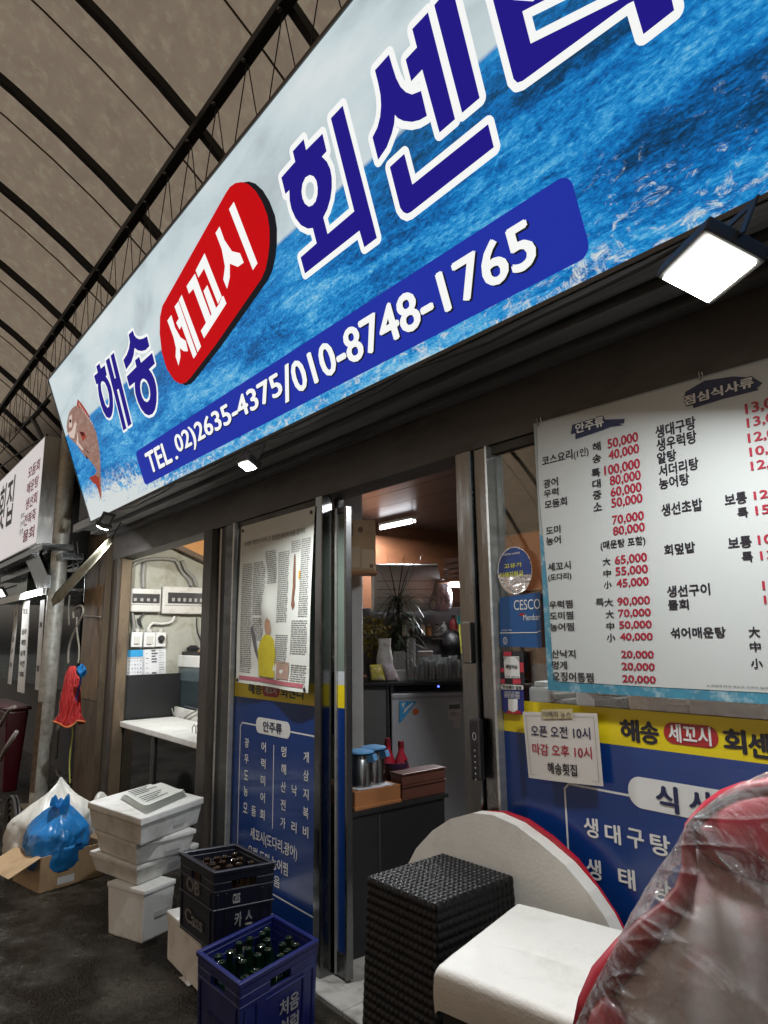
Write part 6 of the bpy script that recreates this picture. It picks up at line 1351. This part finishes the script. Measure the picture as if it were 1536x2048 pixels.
def added_tubelamp():  # unseen extra tube lamp, added to brighten the room
    a = Vector((-1.75, .75, 2.38)); b_ = Vector((-1.15, .95, 2.38)); t = thing('tube_lamp', 'unseen tube lamp added behind the white menu board to light the room', 'tube lamp', (a + b_) / 2, group='lit tube lamps inside the shop')
    build('tube', MB().tube([a, b_], .017, 10), tube_g, t); build('tray', MB().bar(a + Vector((0, 0, .03)), b_ + Vector((0, 0, .03)), .06, .02), plast, t)
    l = area('tube_light', (a + b_) / 2 + Vector((0, 0, -.04)), (a + b_) / 2 + Vector((0, 0, -1)), 30, .6, .05, (.95, .96, 1)); l.rotation_euler = (0, 0, .32); l.parent = t; l.matrix_parent_inverse = MTX[t.name].inverted()
added_tubelamp()
# shelves of clutter seen under the menu board
for k, (px_, w, h, M) in enumerate(((1070, .10, .10, paperw), (1100, .08, .06, gcab), (1150, .16, .10, paperw), (1200, .10, .08, steel_d), (1262, .20, .10, card), (1330, .12, .07, plast), (1390, .22, .10, card), (1500, .18, .11, mat('clear wrap pack', (.35, .36, .38), .3, bump=.5)))):
    p = AY(px_, 1440, .35); lab = ['folded white papers behind the window by the payment sticker', 'dark cable coil behind the window', 'white plastic pack behind the window under the board', 'dark steel tin behind the window', 'brown carton behind the window left of the wrapped pack', 'white plastic lump behind the window', 'long brown carton behind the window', 'clear wrapped pack behind the window at the right'][k]
    t = thing('stored_item', lab, 'stored item', (p.x, .35, 1.10), group='things stored behind the window'); build('body', MB().rbox(p.x, p.x + w, .32 + .02 * (k % 3), .5, 1.112, 1.112 + h, .012, 2), M, t); build('fold', MB().rbox(p.x + w * .2, p.x + w * .7, .33, .48, 1.1125 + h, 1.1125 + h + .02, .006), M, t)
t = thing('window_shelf', 'shelf board behind the right window', 'shelf', (-1, .4, 1.09)); build('board', MB().box(-1.54, 1.8, .22, .62, 1.085, 1.11), cupw, t); 
for xx in (-1.3, -.2, .9): build('bracket', MB().box(xx, xx + .02, .24, .6, 1.0, 1.084), steel_d, t)
t = thing('inner_pillar', 'pale plastered wall piece seen over the menu board', 'wall piece', (-.8, .9, 0)); build('shaft', MB().rbox(AY(1305, 800, .7).x, AY(1400, 800, .7).x, .7, .9, .02, 2.44, .01), mat('white plaster', (.46, .46, .44), .75), t); build('hook', MB().bar(AY(1335, 735, .69), AY(1335, 752, .69), .02, .02, (1, 0, 0)), black, t)
t = thing('roller_blind', 'pale blind hanging behind the window left of the menu board', 'blind', (-1.3, .10, 1.7)); p0 = AY(1000, 1060, .1)
build('cloth', MB().box(-1.74, -1.12, .098, .102, AY(1030, 1062, .1).z, 2.05), mat('blind cloth', (.50, .50, .49), .8, var=.06, vs=3), t); build('bottom_bar', MB().rbox(-1.74, -1.12, .094, .106, AY(1030, 1062, .1).z - .012, AY(1030, 1062, .1).z - .001, .002), plast, t)

rk = random.Random(21)
kit = [('white spray bottle on the kitchen rail shelf', 'bottle', plast), ('dark jar on the kitchen rail shelf', 'jar', mat('dark jar', (.04, .03, .03), .3)), ('steel cup on the kitchen rail shelf', 'cup', brushed), ('orange lidded jar on the kitchen rail shelf', 'jar', mat('orange jar', (.35, .13, .03), .4)), ('grey tin on the kitchen rail shelf', 'tin', gcab), ('pale bottle next to the orange jar', 'bottle', paperw), ('red topped jar at the end of the kitchen rail shelf', 'jar', mat('red jar', (.25, .03, .03), .4)), ('clear bottle at the end of the kitchen rail shelf', 'bottle', clear)]
for k, (lab, cat, M) in enumerate(kit):
    b_ = hp(815 + 15 * k + rk.uniform(-3, 3), 1280, -.70); b_.z = 1.413; h = rk.uniform(.08, .17); r = rk.uniform(.022, .034); t = thing('kitchen_jar', lab, cat, b_, group='jars on the kitchen rail shelf')
    build('body', MB().lathe([(r, 0), (r, h * .6), (r * .8, h * .72), (r * .45, h * .8), (r * .45, h * .86)], b_, 14), M, t, smooth=40); build('cap', MB().lathe([(r * .5, h * .86), (r * .5, h), (0, h)], b_, 12), plast if k % 2 else black, t)
# ------------------------------------------------------------------ the neighbour on the left
galv = mat('galvanised steel', (.50, .50, .45), .5, .3, var=.45, vs=22, dirt=(.20, .15, .10), ds=4, bump=.15, bs=60, rvar=.15)
Yp = -.22
a = AY(126, 1035, Yp); b_ = AY(71, 1660, Yp); b_ = a + (b_ - a) * (a.z / (a.z - b_.z)); up = a + (a - b_) * .9
rad = .072
up = a + (a - b_) * .42
t = thing('steel_pole', 'thick mottled galvanised pole leaning slightly at the left of the shop', 'pole', (b_.x, b_.y, 0))
build('shaft', MB().tube([b_, b_.lerp(a, .5), a, up], rad, 28), galv, t, smooth=40); build('base_plate', MB().rbox(b_.x - .13, b_.x + .13, b_.y - .13, b_.y + .13, .001, .015, .003), rusty, t)
build('rust_patch', MB().grid(lambda u, v: (b_.lerp(a, .05 + .30 * v) + Vector((math.cos(R(-100 + 60 * u)), math.sin(R(-100 + 60 * u)), 0)) * (rad + .0015)), 10, 30), mat('peeling rust', (.14, .095, .055), .8, var=.5, vs=30, bump=.4, bs=60, dirt=(.015, .010, .007), ds=22), t, smooth=True)
t = thing('rusty_column', 'broad rusty brown steel column between the pole and the side bay', 'column', (-6.2, .1, 0))
xa = AY(163, 1280, .05).x; xb = AY(203, 1280, .05).x; build('shaft', MB().rbox(xa, xb, .05, .25, 0, 2.7, .012), rusty, t); build('flange', MB().rbox(xb + .002, xb + .10, .10, .13, 0, 2.7, .004), darkwood, t)
build('stain', MB().box(xa + .02, xb - .05, .0465, .0495, .9, 1.9), mat('ochre rust', (.20, .12, .055), .8, var=.5, vs=8, stretch=(1, 1, .4), dirt=(.06, .04, .025), ds=9), t)
wb = thing('neighbour_building', 'dark neighbouring shop building at the far left', 'building', (-9, .5, 0)); build('wall', MB().box(-16, xb + .3, .35, .6, 0, 4.6), mat('blackish wall', (.03, .028, .027), .7, var=.4, vs=3), wb)  # backdrop wall in a blackish tone
build('eave', MB().box(-16, -7.2, -.35, .35, 3.25, 3.35), black, wb)
build('glass_front', MB().box(-12, -7.35, .18, .2, .9, 2.2), mat('dim shop glass', (.04, .055, .06), .12, coat=.4), wb)
build('frame_rail', MB().box(-12, -7.3, .15, .18, 2.2, 2.28), steel_s, wb)
# stay rods and pipes in the dark corner above
for lab, q_ in (('dark pipe running under the canopy at the far left', [(0, 770), (60, 830), (95, 905)]), ('second dark pipe below the canopy edge at far left', [(0, 880), (55, 845), (98, 800)]), ('sagging black cable at the far left under the canopy', [(0, 935), (40, 905), (95, 870)])):
    cable('service_pipe', lab, q_, .03 if 'pipe' in lab else .012, mat('dark grey pipe', (.05, .05, .05), .5, .3), Yp=.05, cat='pipe')
# white light box sign of the neighbour
NS = Panel((AY(72, 1085, -.42).x, -.42, AY(72, 1085, -.42).z), WALLROT)
t = NS.thing('neighbour_sign', 'white lit sign with black and red letters on the neighbouring shop', 'sign')
nt_p = NS.at(86, 878); Wn = 2.6; Hn = nt_p[1]
build('face', MB().quad(-Wn, 0, 0, Hn, 0), mat('lit white acrylic', (.74, .72, .74), .4, var=.03, emit=.62), t, local=True); build('box', MB().box(-Wn - .01, .012, -.012, Hn + .012, -.16, -.001), alu, t, local=True)
nz_ = lambda x, y: NS.at(x / 5.12, 850 + y / 5.12)
g = MB(); a = nz_(45, 1060); c_ = nz_(165, 500); text(g, '집', a[0], a[1], c_[0], c_[1], .003, .02); a2 = a[0] - (c_[0] - a[0]) * 1.15; text(g, '횟', a2, a[1], a2 + (c_[0] - a[0]), c_[1], .003, .02); build('black_lettering', g, mat('sign black', (.01, .01, .01), .5), t, local=True)
g = MB(); hrow = Hn / 6.2
for k, s in enumerate(('모듬회', '매운탕', '생선회', '전복죽', '물회')): x1 = -.10; text(g, s, x1 - .50, Hn - .19 - hrow * (k + .62) , x1, Hn - .19 - hrow * (k - .12), .003, .03)
build('red_lettering', g, mat('sign red ink', (.36, .015, .06), .5), t, local=True)
g = MB()
for k in range(3): text(g, ('예약', '단체', '환영')[k], -.78, .32 - .08 * k, -.62, .38 - .08 * k, .003, .01)
build('small_lettering', g, mat('sign grey ink', (.12, .12, .13), .5), t, local=True)
build('under_rail', MB().box(-Wn, .16, -.075, -.018, -.28, -.02), steel_s, t, local=True); build('under_rail', MB().box(-Wn, .30, -.17, -.11, -.34, -.16), steel_s, t, local=True)
# bent steel stay, shelf and hanging strips below it
p = [AY(*q_, -.35) for q_ in ((46, 1112), (74, 1100), (95, 1150), (93, 1176), (74, 1178), (60, 1140))]
g = MB(); n = len(p); g.add(p + [v + Vector((0, .03, 0)) for v in p], [tuple(range(n)), tuple(range(2 * n - 1, n - 1, -1))] + [(i, (i + 1) % n, (i + 1) % n + n, i + n) for i in range(n)])
solo('steel_stay', g, steel_s, 'bent brushed steel stay plate under the neighbouring sign', 'bracket')
a = AY(12, 1195, -.30); b_ = AY(93, 1178, -.30); t = thing('steel_shelf', 'stainless shelf canopy over the handwritten strips at far left', 'shelf', a)
build('edge', MB().box(a.x - .9, b_.x, -.33, -.30, b_.z - .05, b_.z + .012), mat('bright steel', (.62, .62, .58), .3, .7, var=.15), t); build('top', MB().box(a.x - .9, b_.x, -.2995, .17, b_.z - .01, b_.z + .012), steel_s, t)
b2 = AY(60, 1140, -.12); t = thing('glass_jar_case', 'pale green glass case on the stainless shelf', 'glass case', b2); build('case', MB().rbox(b2.x - .5, b2.x + .05, -.15, .1, b_.z + .014, b_.z + .30, .01), mat('pale green glass', (.20, .32, .30), .12, var=.5, vs=9, coat=.3, dirt=(.45, .47, .44), ds=9), t); build('cap_rail', MB().box(b2.x - .52, b2.x + .07, -.16, .11, b_.z + .302, b_.z + .32), steel_d, t)
def vstrip(label, top, bot, w, ln_):
    a = AY(*top, -.28); c_ = AY(*bot, -.28); hw = w / 2; t = thing('hanging_strip', label, 'sign strip', c_, group='handwritten strips at the neighbouring shop')
    build('strip', MB().hexa([Vector((c_.x - hw, -.28, c_.z)), Vector((c_.x + hw, -.28, c_.z)), Vector((c_.x + hw, -.274, c_.z)), Vector((c_.x - hw, -.274, c_.z)), Vector((a.x - hw, -.28, a.z)), Vector((a.x + hw, -.28, a.z)), Vector((a.x + hw, -.274, a.z)), Vector((a.x - hw, -.274, a.z))]), mat('white board strip', (.50, .49, .46), .6, var=.1, dirt=(.34, .32, .28), ds=6), t)
    g = MB(); vs_ = 0
    for k, chs in enumerate(ln_):
        f_ = .12 + .8 * k / len(ln_); p = a.lerp(c_, f_)
        for m_, ch in enumerate(chs): 
            vt_, fc = glyphs(ch, .02); ax, bx = min(v[0] for v in vt_), max(v[0] for v in vt_); ay, by = min(v[1] for v in vt_), max(v[1] for v in vt_); n = len(chs); cw = w * .7 / n
            g.add([(p.x - w * .35 + cw * m_ + (v[0] - ax) / (bx - ax) * cw * .85, -.282, p.z + (v[1] - ay) / (by - ay) * .055 - .03) for v in vt_], fc)
    build('handwriting', g, inkb, t)
vstrip('narrow left white strip with a few handwritten black characters', (34, 1208), (18, 1368), .17, ('소', '', '금', '구', '이'))
vstrip('wide middle white strip with two columns of handwriting', (53, 1200), (41, 1385), .32, ('참소', '', '돔라', '해멍', '삼게', '낙전', '지복'))
vstrip('dim right grey strip beside the galvanised pole', (85, 1200), (74, 1380), .17, ('', '회', '', '', '밥'))
# red tub with pale handles
t = thing('red_bin', 'dark red plastic bin with pale handles at the far left edge', 'bin', (AY(20, 1600, -.35).x, -.35, 0)); x1 = AY(56, 1450, -.22).x; zt1 = AY(50, 1436, -.40).z
dr = mat('dark red plastic', (.055, .003, .006), .3, var=.2)
build('body', MB().rhexa([Vector(v) for v in ((x1 - 1.1, -.38, .02), (x1 - .06, -.38, .02), (x1 - .06, -.26, .02), (x1 - 1.1, -.26, .02), (x1 - 1.15, -.42, zt1), (x1, -.42, zt1), (x1, -.22, zt1), (x1 - 1.15, -.22, zt1))], .02, 3), dr, t, smooth=40)
build('lid', MB().rbox(x1 - 1.18, x1 + .02, -.44, -.20, zt1 + .002, zt1 + .04, .015), dr, t)
for q_ in ([(0, 1452), (10, 1434), (20, 1418), (29, 1414)], [(0, 1520), (12, 1496), (33, 1464)]): build('handle', MB().tube([AY(*p, -.45) for p in q_], .018, 8), mat('pale plastic', (.40, .36, .33), .4), t, smooth=True)
t = thing('round_basket', 'dark round basket lid leaning at the foot of the red bin', 'basket', AY(20, 1650, -.6)); c_ = AY(20, 1648, -.6)
g = MB()
for rr_ in (.07, .11, .15, .19): g.tube([c_ + Vector((rr_ * math.cos(R(a)), 0, rr_ * math.sin(R(a)))) for a in range(0, 361, 15)], .009, 6)
build('ring', g, black, t) if False else [build('ring', MB().tube([c_ + Vector((rr_ * math.cos(R(a)), 0, rr_ * math.sin(R(a)))) for a in range(0, 361, 15)], .010, 6), mat('dark basket', (.05, .048, .045), .5), t) for rr_ in (.07, .11, .15, .19)]
build('disc', MB().lathe([(.195, 0), (.195, .01), (0, .01)], (0, 0, 0), 24).xf(Matrix.Translation(c_ + Vector((0, .02, 0))) @ Matrix.Rotation(R(-90), 4, 'X')), black, t)
# strip hanging from the sign corner, ropes, net bag
def ribbon(pts, w, M, par, nm, th=.004, wd_=Vector((0, 0, 1))):
    g = MB()
    for a, b_ in zip(pts, pts[1:]): g.bar(a, b_, th, w, wd_)
    return build(nm, g, M, par)
s0 = [AY(*q_, -.40) for q_ in ((222, 1080), (193, 1112), (163, 1144), (134, 1175), (104, 1207))]
t = thing('plastic_strip', 'pale plastic strip slanting from the corner floodlight down to the pole', 'strip', s0[-1]); lem = mat('pale yellow plastic', (.40, .39, .31), .6, var=.2, vs=7, dirt=(.22, .21, .16), ds=9); add_translucent(lem, (1.1, 1.1, 1.05), .15)
def rib(u, v):
    i = u * (len(s0) - 1); k = min(int(i), len(s0) - 2); p = s0[k].lerp(s0[k + 1], i - k); w = .04 + .045 * u; w *= (1 - .5 * max(0, u - .9) / .1)
    return p + Vector((.35 * (v - .5) * w, -.6 * (v - .5) * w, (v - .5) * w * .9 - .01 * math.sin(v * 6)))
build('strip', MB().grid(rib, 30, 8), lem, t, smooth=True); build('cord', MB().tube([s0[0], s0[0] + Vector((.02, .05, .12))], .004, 5), bcab, t)
ropem = mat('dirty rope', (.30, .28, .23), .8, var=.3, vs=40); zr = lambda x, y: (x / 3, 1150 + y / 3)
cable('rope', 'pale rope looped over the hook above the red net', [zr(410, 530), zr(412, 450), zr(430, 380), zr(470, 290), zr(498, 230), zr(495, 190), zr(470, 188), zr(442, 215), zr(440, 260)], .010, ropem, Yp=-.12, cat='rope')
cable('rope', 'second pale rope hanging straight beside the net', [zr(415, 300), zr(412, 200), zr(418, 120)], .008, ropem, Yp=-.10, cat='rope')
cable('rope', 'right pale rope ending at the blue plastic knot', [zr(470, 530), zr(475, 440), zr(462, 340), zr(460, 250)], .008, ropem, Yp=-.12, cat='rope')
cable('wire', 'bright thin wire hanging beside the rusty column', [zr(502, 170), zr(505, 90), zr(510, 0), zr(512, -60)], .006, steel_s, Yp=-.02, cat='wire')
cable('wire', 'thin wire tied level across the rusty column', [zr(500, 246), zr(550, 248), zr(605, 252)], .006, ropem, Yp=.03, cat='wire')
cable('wire', 'left of two upright wires under the sign corner', [zr(435, -30), zr(448, -110), zr(432, -200)], .006, gcab, Yp=-.05, cat='wire'); cable('wire', 'right of two upright wires under the sign corner', [zr(466, -40), zr(468, -120), zr(462, -200)], .006, gcab, Yp=-.05, cat='wire')
cable('string', 'yellow string hanging below the red net', [zr(432, 890), zr(436, 960), zr(422, 1060), zr(417, 1150), zr(420, 1250)], .007, mat('yellow string', (.42, .40, .10), .7), Yp=-.12, cat='string')
cable('hose', 'thin grey pipe standing behind the red net', [zr(335, 1100), zr(342, 1000), zr(350, 900), zr(372, 700)], .015, gcab, Yp=.02, cat='pipe'); cable('hose', 'grey hose curling down behind the rubbish bags', [zr(340, 1160), zr(350, 1200), zr(390, 1240), zr(385, 1290)], .012, gcab, Yp=.0, cat='hose')
pt = AY(145, 1332, -.16); pbm = AY(138, 1445, -.16); t = thing('net_bag', 'red mesh net bag hanging on ropes beside the galvanised pole', 'net bag', pbm)
prof = [(0, .025), (.10, .05), (.25, .075), (.5, .088), (.72, .095), (.85, .10), (.94, .125), (1.0, .135)]
def nb(u, v):
    z = pt.lerp(pbm, v); r = next((a[1] + (b_[1] - a[1]) * (v - a[0]) / (b_[0] - a[0]) for a, b_ in zip(prof, prof[1:]) if v <= b_[0]), .13)
    th = 2 * math.pi * u; k = 1 + .16 * math.sin(th * 5 + v * 3) * (.3 + v) + .2 * noise.noise((math.cos(th) * 2, math.sin(th) * 2, v * 4)); return z + Vector((math.cos(th) * r * k, math.sin(th) * r * .75 * k, .02 * math.sin(th * 3) * v))
netm = mat('red net', (.46, .012, .015), .55, var=.4, vs=60, bump=.9, bs=150); build('sack', MB().grid(nb, 60, 40), netm, t, smooth=True)
g = MB()
for k in range(16):
    for sgn in (1, -1): g.tube([nb((k / 16 + sgn * .22 * i / 18) % 1, i / 18) * 1.0 for i in range(19)], .0022, 4)
build('mesh_cords', g, mat('bright red cord', (.70, .04, .03), .5), t); build('hem', MB().tube([nb(i / 40, .995) + Vector((0, 0, -.004)) for i in range(41)], .008, 6), mat('orange hem', (.75, .22, .08), .5), t)
b_ = AY(163, 1342, -.17); t = thing('blue_knot', 'scrap of blue plastic knotted beside the red net', 'plastic scrap', b_); build('scrap', MB().grid(lambda u, v: b_ + Vector(((.05 + .015 * math.sin(u * 31)) * math.cos(6.283 * u) * math.sin(math.pi * v), .04 * math.sin(6.283 * u) * math.sin(math.pi * v), .09 * (v - .5) + .015 * math.sin(u * 19))), 24, 12), blueb, t, smooth=True); build('tail', MB().tube([b_, b_ + Vector((-.09, .02, -.1)), b_ + Vector((-.19, .03, -.20)), b_ + Vector((-.22, .02, -.28))], .008, 6), mat('blue cord', (.06, .09, .42), .5), t)
# dark cloth on the ground near the crate, small litter
for k, (px_, py_, s_) in enumerate(((380, 1960, .05),)):
    p = AZ(px_, py_, .0); t = tag(build('litter_scrap', MB().grid(lambda u, v: (p.x + (u - .5) * s_ * 2 + .2 * s_ * math.sin(v * 9), p.y + (v - .5) * s_ * 1.2, .003 + .25 * s_ * abs(math.sin(u * 7 + k) * math.sin(v * 5))), 8, 8), paperw, smooth=True), ['crumpled pale scrap beside the low foam box', 'tiny pale litter scrap right of the wet patch', 'small pale litter scrap at the left of the ground', 'tiny pale litter scrap in the lower ground middle', 'small pale litter scrap in front of the cardboard box', 'tiny pale litter scrap near the blue crate'][k], 'litter', 'litter on the wet ground')

# the neighbour's own lamp, half cut by the picture's left edge
p = AY(-4, 1186, -.5); d = Vector((.5, -.5, -.75)).normalized(); q_ = d.to_track_quat('-Z', 'Y').to_euler(); t = thing('floodlight', 'bright lamp under the neighbouring sign at the far left edge', 'floodlight', p, q_)
build('housing', MB().rbox(-.07, .07, -.06, .06, .001, .035, .005), steel_d, t, local=True); build('lens', MB().rbox(-.055, .055, -.045, .045, -.006, .0008, .002), lens, t, local=True)
l = area('flood_lamp', p + d * .03, p + d, 14, .1, .08); l.parent = t; l.matrix_parent_inverse = MTX[t.name].inverted()

cb = []
for k in range(25):
    x = F3.x + .1 + (F1.x - F3.x - .1) * k / 24; cb.append((x, -.352, 2.262 - .022 * abs(math.sin(k * math.pi / 6)) - .004 * (k % 3)))
solo('lamp_cable', MB().tube(cb, .005, 6), bcab, 'thin black cable sagging along the bottom edge of the big sign', 'cable', smooth=True)
